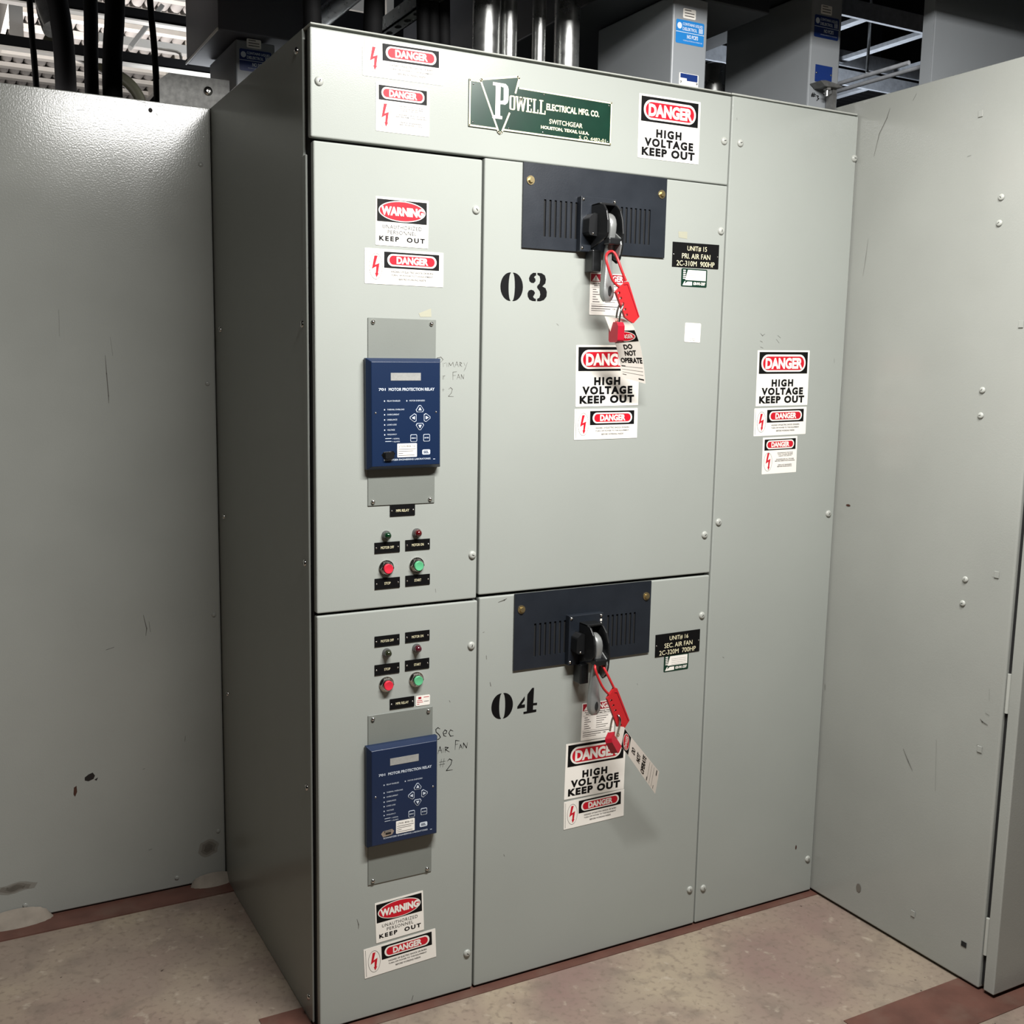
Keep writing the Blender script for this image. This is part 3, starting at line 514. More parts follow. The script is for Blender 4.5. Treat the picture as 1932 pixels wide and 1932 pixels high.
for cx, cz, a, c in ((-0.60, 0.108, 0.06, 0.014), (-0.055, 0.115, 0.032, 0.026)):
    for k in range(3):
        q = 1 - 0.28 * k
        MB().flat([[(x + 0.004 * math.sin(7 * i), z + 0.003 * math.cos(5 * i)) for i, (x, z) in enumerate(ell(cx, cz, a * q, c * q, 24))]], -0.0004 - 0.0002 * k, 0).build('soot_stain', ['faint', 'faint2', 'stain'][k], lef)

# ================================================================== RIGHT-HAND CABINET (side faces the aisle) AND ITS DOOR
rig = thing('side_cabinet', 'grey cabinet on the right seen from its long plain side, hinged door at the end', 'cabinet', (X4, 0, 0))
MB().box(0.001, 1.1, -0.585, 1.6, 0.008, 2.327).box(0.02, 1.05, -0.56, 1.5, 0, 0.01, 1).build('body', ['paint2', 'gap'], rig, bevel=0.005, seg=3)
MB().box(0.012, 1.1, -0.600, -0.584, 0.02, 2.31).build('door_gap_fill', 'gap', rig)  # black box stands in for the dark gap behind the door
MB().box(0.002, 1.1, -0.628, -0.598, 0.012, 2.32).build('door', 'paint2', rig, bevel=0.003, seg=3)
for z in (0.155, 0.80, 1.60):
    MB().cyl((0.006, -0.5925, z - 0.05), (0, 0, 1), 0.005, 0.1, 12).build('hinge', 'screwm', rig)
for y, z, a in [(-0.465, 2.008, 130), (-0.465, 1.947, 40), (-0.456, 1.544, 45), (-0.457, 1.481, 5), (-0.451, 1.063, 90), (-0.449, 1.000, 10)]:
    screw(rig, y, z, a, r=0.008, y=0.0, face='x')
for y, z in [(-0.389, 2.217), (-0.546, 1.703), (-0.538, 1.091), (-0.532, 0.637), (-0.372, 0.111)]:
    MB().box(-0.0065, 0.0065, -0.002, 0.0, -0.0085, 0.0085).build('square_plug', 'paint2', rig, loc=(0, y, z), rot=(0, 0, -PI / 2), bevel=0.0008, seg=1)
scuffs(rig, [(s, w_, 0) for s, w_ in [([(-0.106, 2.285), (-0.098, 2.262), (-0.075, 2.225), (-0.062, 2.17)], 0.0018), ([(-0.19, 2.305), (-0.18, 2.29)], 0.0015), ([(-0.06, 1.95), (-0.056, 1.90), (-0.05, 1.85)], 0.001), ([(-0.403, 0.62), (-0.412, 0.48)], 0.001),
              ([(-0.30, 0.56), (-0.32, 0.53), (-0.335, 0.51)], 0.002), ([(-0.527, 0.715), (-0.533, 0.71), (-0.548, 0.706)], 0.003), ([(-0.54, 0.735), (-0.55, 0.732)], 0.0025), ([(-0.545, 0.80), (-0.547, 0.77)], 0.001), ([(-0.005, 0.66), (-0.007, 0.645)], 0.003), ([(-0.36, 2.12), (-0.37, 2.121)], 0.0015),
              ([(-0.523, 0.646), (-0.54, 0.643)], 0.002), ([(-0.523, 0.63), (-0.541, 0.627)], 0.0015), ([(-0.525, 1.084), (-0.545, 1.083)], 0.0012)]] + [(ell(-0.181, 0.097, 0.009, 0.013, 12), 0, 1), ([(-0.526, 0.112), (-0.542, 0.112), (-0.542, 0.098), (-0.526, 0.098)], 0, 2), (ell(-0.05, 1.205, 0.008, 0.003, 10), 0, 3)],
    -0.0006, ['scuff', 'faint2', 'gap', 'rust'], rot=(0, 0, -PI / 2), fx=lambda pts: [(-y, z) for y, z in pts])

# ================================================================== SIGNS AND STICKERS
def pill(mb, x0, x1, z0, z1, y, mi): mb.flat([rrect(x0, x1, z0, z1, (z1 - z0) / 2 * 0.98, 10)], y, mi)
BOLT = [(0.33, 0), (0.75, 0), (0.42, 0.42), (1.0, 0.33), (0.80, 0.80), (0.91, 0.80), (0.60, 1.0), (0.41, 0.79), (0.52, 0.79), (0.57, 0.49), (0.0, 0.61)]
def bolt(mb, x0, x1, z0, z1, y, mi): mb.flat([[(x0 + u * (x1 - x0), z1 - v * (z1 - z0)) for u, v in BOLT]], y, mi)
SM = ['white', 'black', 'red', 'grey', 'dred', 'green', 'cream', 'chrome']
def sgn(w_, h_, r=0.0015, t=0.0006, mi=0):
    return MB().plate([rrect(-w_ / 2, w_ / 2, -h_ / 2, h_ / 2, r, 3)], -t, 0.0, mi)
def UV(w_, h_): return (lambda u: (u - 0.5) * w_), (lambda v: (0.5 - v) * h_)
def place(mb, name, x, z, rot, label, cat, group=None, mats=SM, y=-0.0004, right=False):
    o = mb.build(name, mats, loc=(x, y, z), rot=(0, math.radians(-rot), 0))
    return tag(o, label, cat, group)
e = 0.0003
def high_voltage(x, z, rot, label, k=1.0):
    w_, h_ = 0.190 * k, 0.1515 * k; U, V = UV(w_, h_); m = sgn(w_, h_); y = -0.0006
    m.rect(U(.035), U(.965), V(.42), V(.03), y - e, 1)
    pill(m, U(.075), U(.925), V(.385), V(.075), y - 2 * e, 0); pill(m, U(.105), U(.895), V(.355), V(.11), y - 3 * e, 2)
    m.text('DANGER', U(.15), U(.865), V(.335), V(.135), y - 4 * e, 0, bold=0.05)
    m.text('HIGH', U(.285), U(.70), V(.655), V(.52), y - e, 1, bold=0.058, sp=1.3)
    m.text('VOLTAGE', U(.10), U(.90), V(.805), V(.67), y - e, 1, bold=0.058, sp=1.25)
    m.text('KEEP OUT', U(.06), U(.93), V(.955), V(.82), y - e, 1, bold=0.058, sp=1.2)
    return place(m, 'high_voltage_sign', x, z, rot, label, 'sign', 'danger high voltage signs')
def wide_danger(x, z, rot, label):
    w_, h_ = 0.1915, 0.0765; U, V = UV(w_, h_); m = sgn(w_, h_); y = -0.0006
    m.rect(U(.24), U(.945), V(.53), V(.07), y - e, 1)
    pill(m, U(.28), U(.91), V(.475), V(.125), y - 2 * e, 0); pill(m, U(.305), U(.885), V(.43), V(.17), y - 3 * e, 2)
    m.text('DANGER', U(.395), U(.80), V(.405), V(.195), y - 4 * e, 0, bold=0.045)
    m.flat([ell(U(.137), V(.5), .083 * w_, .37 * h_, 36), ell(U(.137), V(.5), .079 * w_, .36 * h_, 36)], y - e, 3)
    bolt(m, U(.088), U(.182), V(.82), V(.2), y - e, 2)
    for i, t in enumerate(['HAZARD OF ELECTRIC SHOCK OR BURN', 'TURN OFF POWER TO THIS EQUIPMENT', 'BEFORE WORKING INSIDE']):
        d = (0.33, 0.865) if i < 2 else (0.425, 0.775)
        m.text(t, U(d[0]), U(d[1]), V(.655 + .105 * i), V(.60 + .105 * i), y - e, 3, bold=.02)
    m.rect(U(.022), U(.026), V(.95), V(.05), y - e, 3)
    return place(m, 'danger_sticker', x, z, rot, label, 'sticker', 'wide danger stickers')
def small_danger(x, z, rot, label):
    w_, h_ = 0.127, 0.102; U, V = UV(w_, h_); m = sgn(w_, h_); y = -0.0006
    m.rect(U(.05), U(.955), V(.355), V(.055), y - e, 1)
    pill(m, U(.10), U(.905), V(.325), V(.085), y - 2 * e, 0); pill(m, U(.13), U(.875), V(.29), V(.12), y - 3 * e, 2)
    m.text('DANGER', U(.24), U(.765), V(.275), V(.135), y - 4 * e, 0, bold=0.045)
    m.flat([ell(U(.165), V(.67), .12 * w_, .255 * h_, 36), ell(U(.165), V(.67), .114 * w_, .247 * h_, 36)], y - e, 3)
    bolt(m, U(.10), U(.235), V(.90), V(.43), y - e, 2)
    for t, a, c, v in [('HAZARDOUS VOLTAGE', .43, .88, .425), ('WILL CAUSE SEVERE', .44, .88, .47), ('INJURY OR DEATH.', .47, .85, .515), ('DE-ENERGIZE ALL POWER', .40, .92, .60), ('BEFORE REMOVING BARRIERS.', .37, .95, .645), ('REPLACE BARRIERS', .46, .86, .755), ('BEFORE ENERGIZING.', .44, .87, .80)]:
        m.text(t, U(a), U(c), V(v + .030), V(v), y - e, 3, bold=.02)
    return place(m, 'danger_sticker', x, z, rot, label, 'sticker', 'small danger stickers')
def warning(x, z, rot, label):
    w_, h_ = 0.1275, 0.104; U, V = UV(w_, h_); m = sgn(w_, h_); y = -0.0006
    m.rect(U(.025), U(.968), V(.505), V(.045), y - e, 1)
    m.flat([ell(U(.497), V(.272), .445 * w_, .215 * h_, 44)], y - 2 * e, 0); m.flat([ell(U(.497), V(.272), .425 * w_, .197 * h_, 44)], y - 3 * e, 2)
    m.text('WARNING', U(.10), U(.905), V(.37), V(.185), y - 4 * e, 0, bold=0.055)
    m.text('UNAUTHORIZED', U(.13), U(.87), V(.645), V(.565), y - e, 1, bold=0.0, sp=1.15)
    m.text('PERSONNEL', U(.225), U(.775), V(.755), V(.675), y - e, 1, bold=0.0, sp=1.15)
    m.text('KEEP  OUT', U(.065), U(.935), V(.905), V(.80), y - e, 1, bold=0.045, sp=1.35)
    return place(m, 'warning_sign', x, z, rot, label, 'sign', 'warning keep out signs')
def arc_label(x, z, rot, label):
    w_, h_ = 0.104, 0.1012; U, V = UV(w_, h_); m = sgn(w_, h_); y = -0.0006
    m.rect(U(.02), U(.98), V(.205), V(.02), y - e, 4)
    m.flat([[(U(.05), V(.19)), (U(.27), V(.19)), (U(.16), V(.045))]], y - 2 * e, 0); m.rect(U(.152), U(.168), V(.175), V(.09), y - 3 * e, 1)
    m.text('DANGER', U(.29), U(.94), V(.185), V(.045), y - 2 * e, 0, bold=0.03)
    m.text('Arc Flash and Shock Hazard', U(.08), U(.94), V(.265), V(.235), y - e, 1, bold=.03)
    m.text('DO NOT WORK ON LIVE', U(.12), U(.90), V(.315), V(.285), y - e, 1, bold=.04)
    m.rect(U(.04), U(.96), V(.345), V(.340), y - e, 3); m.rect(U(.04), U(.96), V(.745), V(.740), y - e, 3)
    for i in range(6):
        m.rect(U(.08), U(.18 + .05 * (i % 3)), V(.40 + .058 * i), V(.385 + .058 * i), y - e, 3)
        m.rect(U(.44), U(.80 - .06 * (i % 4)), V(.40 + .058 * i), V(.387 + .058 * i), y - e, 3)
    m.rect(U(.05), U(.85), V(.80), V(.782), y - e, 3); m.rect(U(.05), U(.60), V(.855), V(.84), y - e, 3); m.rect(U(.05), U(.45), V(.90), V(.888), y - e, 3)
    m.text('CE', U(.66), U(.74), V(.86), V(.83), y - e, 1, bold=.03)
    return place(m, 'arc_flash_label', x, z, rot, label, 'label', 'arc flash labels')
wide_danger(0.2120, 2.2385, 0.9, 'faded wide danger sticker at the top edge of the header panel')
small_danger(0.2108, 2.1395, 0.3, 'small squarish danger sticker left of the green nameplate')
high_voltage(0.9362, 2.1779, 0.4, 'high voltage sign on the header right of the green nameplate')
warning(0.2103, 1.8985, -0.2, 'warning keep out sign above the upper relay')
wide_danger(0.2166, 1.8007, 0, 'wide danger sticker just above the upper relay')
high_voltage(0.7735, 1.5661, 1.1, 'high voltage sign partly covered by the hanging tag under number 03')
wide_danger(0.7737, 1.4456, 0.6, 'wide danger sticker under the high voltage sign of door 03')
high_voltage(0.7735, 0.5383, -0.8, 'high voltage sign on door 04 behind the red padlock')
wide_danger(0.7740, 0.4206, 0.9, 'wide danger sticker lowest on door 04')
high_voltage(1.3574, 1.5646, 0.9, 'high voltage sign on the narrow cabinet section')
wide_danger(1.3566, 1.4453, 1.1, 'wide danger sticker on the narrow cabinet under its high voltage sign')
small_danger(1.3607, 1.3513, 1.2, 'small squarish danger sticker lowest on the narrow cabinet section')
warning(0.2110, 0.2500, 2.1, 'warning keep out sign near the floor under the lower relay')
wide_danger(0.2135, 0.1535, 2.5, 'wide danger sticker nearest the floor, tilted slightly')
arc_label(0.7646, 1.7656, 0.1, 'arc flash label behind the upper silver lever')
arc_label(0.7772, 0.6668, -1.0, 'arc flash label behind the lower silver lever')

def unit_plate(x, z, lines, label):
    w_, h_ = 0.1505, 0.0614; U, V = UV(w_, h_); m = MB().box(-w_ / 2, w_ / 2, -0.0016, 0, -h_ / 2, h_ / 2, 1)
    for t, a, c, v in lines: m.text(t, U(a), U(c), V(v + .21), V(v), -0.0019, 6, bold=0.0)
    for sx in (.025, .975): round_screw(m, U(sx), V(.5), -0.0016, 0.002, 7)
    return place(m, 'unit_nameplate', x, z, 0.4, label, 'nameplate', mats=SM)
unit_plate(1.0355, 1.8762, [('UNIT# 15', .31, .73, .13), ('PRI. AIR FAN', .20, .81, .44), ('2C-310M  900HP', .09, .91, .74)], 'black nameplate reading unit 15 primary air fan')
unit_plate(1.0298, 0.8476, [('UNIT# 16', .31, .73, .13), ('SEC. AIR FAN', .20, .83, .44), ('2C-320M  700HP', .09, .91, .74)], 'black nameplate reading unit 16 secondary air fan')
def service_label(x, z, label):
    w_, h_ = 0.0835, 0.0455; U, V = UV(w_, h_); m = MB().plate([rrect(-w_ / 2, w_ / 2, -h_ / 2, h_ / 2, 0.003, 4)], -0.0005, 0, 5)
    m.flat([[(U(.15), V(.64)), (U(.95), V(.64)), (U(.95), V(.07)), (U(.24), V(.07)), (U(.20), V(.3))]], -0.0008, 0)
    for i in range(5): m.rect(U(.06), U(.16), V(.14 + .11 * i), V(.08 + .11 * i), -0.0008, 0)
    for i in range(4): m.rect(U(.30), U(.90), V(.255 + .11 * i), V(.245 + .11 * i), -0.0010, 3)
    m.flat([[(U(.05), V(.94)), (U(.12), V(.72)), (U(.16), V(.70)), (U(.13), V(.86)), (U(.24), V(.72)), (U(.42), V(.72)), (U(.42), V(.93))]], -0.0008, 0)
    m.text('630-941-2207', U(.47), U(.94), V(.90), V(.72), -0.0008, 0, bold=0.04)
    return place(m, 'service_label', x, z, 0, label, 'label', 'green service labels')
service_label(1.0338, 1.8194, 'green and white service label under the unit 15 nameplate')
service_label(1.0278, 0.7935, 'green and white service label under the unit 16 nameplate')
m = sgn(0.0515, 0.0495, 0.003); U, V = UV(0.0515, 0.0495)
m.text('TTHW071', U(.28), U(.72), V(.84), V(.80), -0.0009, 3); m.text('ALLIED', U(.34), U(.68), V(.93), V(.89), -0.0009, 3)
place(m, 'asset_sticker', 1.0362, 1.6796, -1.1, 'small white square sticker below the unit 15 nameplate', 'sticker')
m = sgn(0.0372, 0.0250, 0.003); U, V = UV(0.0372, 0.0250)
for u0, u1, v in ((.08, .45, .45), (.08, .5, .62), (.08, .25, .8), (.55, .93, .16)): m.rect(U(u0), U(u1), V(v + .05), V(v), -0.0009, 2)
m.rect(U(.17), U(.38), V(.33), V(.12), -0.0009, 4); m.rect(U(.58), U(.92), V(.62), V(.58), -0.0009, 3)
place(m, 'calibration_sticker', 0.2690, 0.7902, -0.8, 'tiny pink-printed sticker beside the lower relay nameplate', 'sticker')
def small_plate(x, z, t, u0, label):
    w_, h_ = 0.0628, 0.0250; U, V = UV(w_, h_); m = MB().box(-w_ / 2, w_ / 2, -0.0016, 0, -h_ / 2, h_ / 2, 1)
    m.text(t, U(u0), U(1 - u0), V(.62), V(.38), -0.0019, 6)
    for sx in (.07, .93): round_screw(m, U(sx), V(.5), -0.0016, 0.0022, 7)
    return place(m, 'engraved_nameplate', x, z, 0.2, label, 'nameplate', 'small engraved nameplates')
small_plate(0.2136, 1.2528, 'MPR RELAY', .24, 'relay nameplate right under the upper backing plate')
small_plate(0.1756, 1.1686, 'MOTOR OFF', .24, 'motor off nameplate below the upper green lamp')
small_plate(0.2525, 1.1700, 'MOTOR ON', .26, 'motor on nameplate below the upper red lamp')
small_plate(0.1761, 1.0844, 'STOP', .38, 'stop nameplate below the upper red button')
small_plate(0.2531, 1.0855, 'START', .36, 'start nameplate below the upper green button')
small_plate(0.1759, 0.9478, 'MOTOR OFF', .24, 'motor off nameplate above the lower green lamp')
small_plate(0.2535, 0.9496, 'MOTOR ON', .26, 'motor on nameplate above the lower red lamp')
small_plate(0.1759, 0.8793, 'STOP', .38, 'stop nameplate above the lower red button')
small_plate(0.2533, 0.8812, 'START', .36, 'start nameplate above the lower green button')
small_plate(0.2145, 0.7919, 'MPR RELAY', .24, 'relay nameplate right above the lower backing plate')

# green maker's plate: rectangle with a triangle, cream outlines and lettering
SH, TR = [(-0.1945, 0.0512), (0.1945, 0.0490), (0.1945, -0.0512), (-0.1942, -0.0513)], None
m = MB()
def outline(pts, wd, y, mi, closed=True):
    q = pts + [pts[0]] if closed else pts
    m.stroke(q, wd, y, mi)
tri = [(-0.1672, 0.0520), (-0.1640, 0.0560), (-0.0690, 0.0745), (-0.0625, 0.0700), (-0.1060, -0.0560), (-0.1130, -0.0600), (-0.1190, -0.0555)]
full = [(-0.1945, 0.0512), (-0.1672, 0.0512), (-0.1640, 0.0560), (-0.0690, 0.0745), (-0.0625, 0.0700), (-0.0690, 0.0500), (0.1945, 0.0490), (0.1945, -0.0512), (-0.1040, -0.0512), (-0.1060, -0.0560), (-0.1130, -0.0600), (-0.1190, -0.0555), (-0.1205, -0.0513), (-0.1942, -0.0513)]
m.plate([full], -0.0025, 0, 5)
ins = [(-0.192, 0.0488), (-0.1672, 0.0488)]
outline(ins, 0.0036, -0.0029, 6, False)
outline([(-0.192, 0.0488), (-0.192, -0.0488), (-0.121, -0.0488)], 0.0036, -0.0029, 6, False)
outline([(-0.064, 0.0478), (0.192, 0.0465), (0.192, -0.0488), (-0.103, -0.0488)], 0.0036, -0.0029, 6, False)
outline([(-0.0745, 0.0360), (-0.0655, 0.0690), (-0.0695, 0.0722), (-0.1625, 0.0540), (-0.1650, 0.0500), (-0.1172, -0.0545), (-0.1130, -0.0575), (-0.1085, -0.0545), (-0.0895, -0.0110)], 0.0042, -0.0030, 6, False)
def slab(mb, ch, x0, x1, z0, z1, y, mi, th):
    """slab-serif capitals made of bars"""
    w_ = x1 - x0; h_ = z1 - z0; s = th * 0.55; R = lambda a, b, c, d: mb.rect(a, b, c, d, y, mi)
    if ch == 'P':
        sx = x0 + w_ * 0.18
        R(x0, x0 + w_ * 0.62, z0, z0 + s); R(sx, sx + th, z0 + s, z1 - s); R(x0, sx + th, z1 - s, z1)
        o = [(sx + th, z1), (x1 - w_ * .2, z1), (x1 - w_ * .05, z1 - h_ * .06), (x1, z1 - h_ * .14), (x1, z1 - h_ * .44), (x1 - w_ * .05, z1 - h_ * .52), (x1 - w_ * .2, z1 - h_ * .58), (sx + th, z1 - h_ * .58)]
        i = [(sx + th, z1 - s), (x1 - th * 1.05, z1 - s - h_ * .02), (x1 - th, z1 - h_ * .14), (x1 - th, z1 - h_ * .44), (x1 - th * 1.05, z1 - h_ * .56 + s), (sx + th, z1 - h_ * .58 + s)]
        for k in range(len(i) - 1):
            pass
        mb.flat([[o[0], o[1], o[2], o[3], i[2], i[1], i[0]]], y, mi); mb.flat([[o[3], o[4], i[3], i[2]]], y, mi); mb.flat([[o[4], o[5], o[6], o[7], i[5], i[4], i[3]]], y, mi)
    elif ch == 'O':
        c = w_ * .28
        mb.flat([rrect(x0, x1, z0, z1, c, 4), rrect(x0 + th, x1 - th, z0 + s, z1 - s, max(0.001, c - th * .6), 3)], y, mi)
    elif ch == 'W':
        R(x0 - w_ * .03, x0 + w_ * .26, z1 - s, z1); R(x1 - w_ * .26, x1 + w_ * .03, z1 - s, z1); R(x0 + w_ * .38, x0 + w_ * .62, z1 - s, z1)
        for a, b in ((.04, .24), (.44, .24), (.44, .72), (.86, .72)):
            mb.flat([[(x0 + a * w_, z1 - s), (x0 + a * w_ + th, z1 - s), (x0 + b * w_ + th * .6, z0), (x0 + b * w_ - th * .3, z0)]], y - (0.0001 if a == .44 else 0), mi)
    elif ch in 'EL':
        sx = x0 + w_ * .14
        R(sx, sx + th, z0 + s, z1 - s); R(x0, x1, z0, z0 + s); R(x1 - s, x1, z0 + s, z0 + h_ * .28)
        if ch == 'L': R(x0, x0 + w_ * .62, z1 - s, z1)
        else:
            R(x0, x1, z1 - s, z1); R(x1 - s, x1, z1 - h_ * .25, z1 - s); R(sx + th, x1 - w_ * .2, z0 + h_ * .5 - s / 2, z0 + h_ * .5 + s / 2)
slab(m, 'P', -0.1340, -0.0930, -0.0265, 0.0520, -0.0031, 0, 0.0125)
for ch, a, c in (('O', -.0900, -.0745), ('W', -.0735, -.0475), ('E', -.0455, -.0305), ('L', -.0285, -.0125), ('L', -.0105, .0070)):
    slab(m, ch, a, c, -0.0025, 0.0290, -0.0030, 6, 0.0048)
m.text('ELECTRICAL', 0.0090, 0.0935, 0.0085, 0.0235, -0.0029, 6, bold=0.035); m.text('MFG. CO.', 0.0985, 0.1575, 0.0095, 0.0235, -0.0029, 6, bold=0.035)
m.text('SWITCHGEAR', 0.0180, 0.1108, -0.0212, -0.0105, -0.0029, 6, bold=0.01)
m.text('HOUSTON, TEXAS, U.S.A.', -0.0045, 0.1300, -0.0360, -0.0275, -0.0029, 6, bold=0.035)
m.text('S. O. 4482-01', 0.1020, 0.1785, -0.0468, -0.0388, -0.0029, 6, bold=0.0)
for px_, pz_ in [(-0.1835, 0.0415), (-0.1839, -0.0409), (0.0021, 0.0415), (0.0018, -0.0425), (0.1850, 0.0400), (0.1845, -0.0433), (-0.0900, -0.0440)]:
    round_screw(m, px_, pz_, -0.0025, 0.0022, 7)
place(m, 'maker_nameplate', 0.5659, 2.1730, -0.2, 'green and cream metal maker nameplate with triangle on the header', 'nameplate')

# ================================================================== MOTOR PROTECTION RELAYS
def relay(cx, cz, rot, label, lower):
    r = thing('motor_relay', label, 'relay', (cx, -0.0025, cz), 'motor protection relays', rot=(0, math.radians(-rot), 0))
    W2, H2, wf, hf, dp = 0.0915, 0.1245, 0.0835, 0.1165, 0.026
    m = MB().box(-W2, W2, -0.012, 0, -H2, H2)
    v = [(-W2, -0.012, -H2), (W2, -0.012, -H2), (W2, -0.012, H2), (-W2, -0.012, H2), (-wf, -dp, -hf), (wf, -dp, -hf), (wf, -dp, hf), (-wf, -dp, hf)]
    m.add(v, [(0, 1, 5, 4), (1, 2, 6, 5), (2, 3, 7, 6), (3, 0, 4, 7), (4, 5, 6, 7)])
    m.build('housing', 'blue', r, bevel=0.0012)
    y = -dp; U, V = (lambda u: (u - .5) * 2 * wf), (lambda q: (.5 - q) * 2 * hf)
    MB().box(U(.275), U(.715), y - 0.0006, y, V(.178), V(.105)).build('display', 'lcd', r)
    m = MB(); yy = y - 0.0004
    m.text('701', U(.10), U(.20), V(.275), V(.250), yy, 0, bold=.02); m.text('MOTOR PROTECTION RELAY', U(.245), U(.92), V(.277), V(.248), yy, 0, bold=.02)
    m.build('title_lettering', ['ltext'], r); m = MB()
    for t, u, q, c in [('RELAY ENABLED', .22, .365, .41), ('MOTOR ENERGIZED', .545, .365, .775), ('THERMAL OVERLOAD', .22, .448, .47), ('OVERCURRENT', .22, .496, .395), ('UNBALANCE', .22, .545, .365), ('LOAD LOSS', .22, .593, .355), ('VOLTAGE', .22, .643, .33), ('FREQUENCY', .22, .688, .36)]:
        m.text(t, U(u), U(c), V(q + .014), V(q), yy, 0); m.rect(U(u - .045), U(u - .03), V(q + .014), V(q + .002), yy, 0)
    for q in (.730, .758):
        m.rect(U(.19), U(.28), V(q + .005), V(q), yy, 0); m.text('= NORMAL' if q < .75 else '= ALARM', U(.295), U(.40), V(q + .012), V(q), yy, 0)
    m.build('legend_lettering', ['ltext'], r); m = MB()
    m.text('SCHWEITZER ENGINEERING LABORATORIES', U(.17), U(.86), V(.948), V(.932), yy, 0, bold=.01)
    m.rect(U(.90), U(.93), V(.950), V(.944), yy, 0)
    m.flat([rrect(U(.735), U(.855), V(.900), V(.850), .003, 4)], yy, 0); m.text('SEL', U(.755), U(.835), V(.888), V(.862), yy - .0002, 1, bold=.03)
    m.build('maker_lettering', ['ltext', 'blue'], r)
    def key(cu, cv, kind):
        hw_, hh = 0.0100, 0.0098; m = MB(); cx_, cz_ = U(cu), V(cv)
        if kind in ('up', 'down', 'left', 'right'):
            P = [(-1.0, -.25), (-.75, -.75), (.75, -.75), (1.0, -.25), (.22, .85), (-.22, .85)]; Q = [(-.42, -.35), (.42, -.35), (0, .45)]
            rt = {'up': lambda a, b: (a, b), 'down': lambda a, b: (-a, -b), 'left': lambda a, b: (-b, a), 'right': lambda a, b: (b, -a)}[kind]
            P = [rt(*p_) for p_ in P]; Q = [rt(*p_) for p_ in Q]
            P = [(cx_ + a * hw_, cz_ + b * hh) for a, b in P]; Q = [(cx_ + a * hw_, cz_ + b * hh) for a, b in Q]
            m.plate([P], y - 0.0008, y, 0); m.flat([[(cx_ + (a - cx_) * .86, cz_ + (b - cz_) * .86) for a, b in P]], y - 0.0011, 1); m.flat([Q], y - 0.0014, 0)
        else:
            hw_ = .0082; P = rrect(cx_ - hw_, cx_ + hw_, cz_ - hw_, cz_ + hw_, .0025, 3)
            m.plate([P], y - 0.0008, y, 0); m.flat([[(cx_ + (a - cx_) * .87, cz_ + (b - cz_) * .87) for a, b in P]], y - 0.0011, 1)
            m.text(kind, cx_ - .0055, cx_ + .0055, cz_ - .0015, cz_ + .0015, y - 0.0014, 0, bold=.02)
        m.build('key', ['ltext', 'blue'], r)
    key(.70, .452, 'up'); key(.603, .538, 'left'); key(.805, .538, 'right'); key(.70, .622, 'down'); key(.607, .735, 'ESC'); key(.800, .735, 'ENTER')
    m = MB().plate([rrect(U(.365), U(.655), V(.918), V(.785), .0015, 3)], y - .0005, y, 0)
    m.text('(703) 806-12', U(.39), U(.63), V(.825), V(.803), y - .0008, 1)
    for i, (a, c) in enumerate(((.38, .64), (.38, .60), (.38, .45), (.38, .62))): m.rect(U(a), U(c), V(.842 + .02 * i), V(.838 + .02 * i), y - .0008, 1)
    m.build('inspection_sticker', ['white', 'grey'], r)
    m = MB().flat([[(U(.135), V(.888)), (U(.165), V(.862)), (U(.305), V(.855)), (U(.335), V(.880)), (U(.305), V(.915)), (U(.165), V(.925))]], y - .0006, 1)
    if lower: m.plate([rrect(U(.185), U(.290), V(.905), V(.870), .0015, 3)], y - .0035, y, 1).plate([rrect(U(.195), U(.28), V(.90), V(.877), .0012, 3)], y - .0038, y - .003, 0)
    else: m.plate([rrect(U(.175), U(.300), V(.925), V(.862), .003, 3)], y - .009, y, 0)
    m.build('serial_port', ['blackp', 'chrome'], r)
    for u in (.055, .945):
        MB().lathe((U(u), y, V(.485)), (0, -1, 0), [(.0024, 0), (.002, .001), (0, .0015)], 12).build('screw', 'chrome', r)
    return r
relay(0.2100, 1.4760, 0.5, 'blue motor relay on the upper left door, capped black port', False)
relay(0.2105, 0.5775, 0.2, 'blue motor relay on the lower left door, open silver port', True)

# ================================================================== LOCKOUT HASPS, PADLOCKS, TAGS
def hasp(body, holes, groove, loop, label, yc=-0.1):
    h = thing('lockout_hasp', label, 'lockout hasp', (0, 0, 0), 'red lockout hasps')
    loops = [[(x, z) for x, _, z in body]] + [ell(x, z, 0.0036, 0.0038, 14) for x, _, z in holes]
    a = sum(p[0] * q[1] - q[0] * p[1] for p, q in zip(loops[0], loops[0][1:] + loops[0][:1]))
    if a < 0: loops[0] = loops[0][::-1]
    MB().plate(loops, yc - 0.004, yc + 0.004).build('body', 'rplast', h, bevel=0.0008, seg=1)
    MB().tube([(x, yc - 0.0045, z) for x, _, z in groove], 0.0010, 6).build('rib', 'rlock', h)
    sm = []
    for i in range(len(loop) - 1):
        a, b = Vector(loop[i]), Vector(loop[i + 1]); sm += [a, a.lerp(b, .5)]
    sm.append(Vector(loop[-1]))
    for _ in range(2):
        sm = [sm[0]] + [(sm[i - 1] + sm[i] * 2 + sm[i + 1]) / 4 for i in range(1, len(sm) - 1)] + [sm[-1]]
    MB().tube(sm, 0.0032, 10).build('loop', 'rplast', h)
    return h
hasp(D['hasp_u'], D['holes_u'], D['groove_u'], D['loop_u'], 'red nylon lockout hasp hooked through the upper silver lever')
hasp(D['hasp_l'], D['holes_l'], D['groove_l'], D['loop_l'], 'red nylon lockout hasp hooked through the lower silver lever')
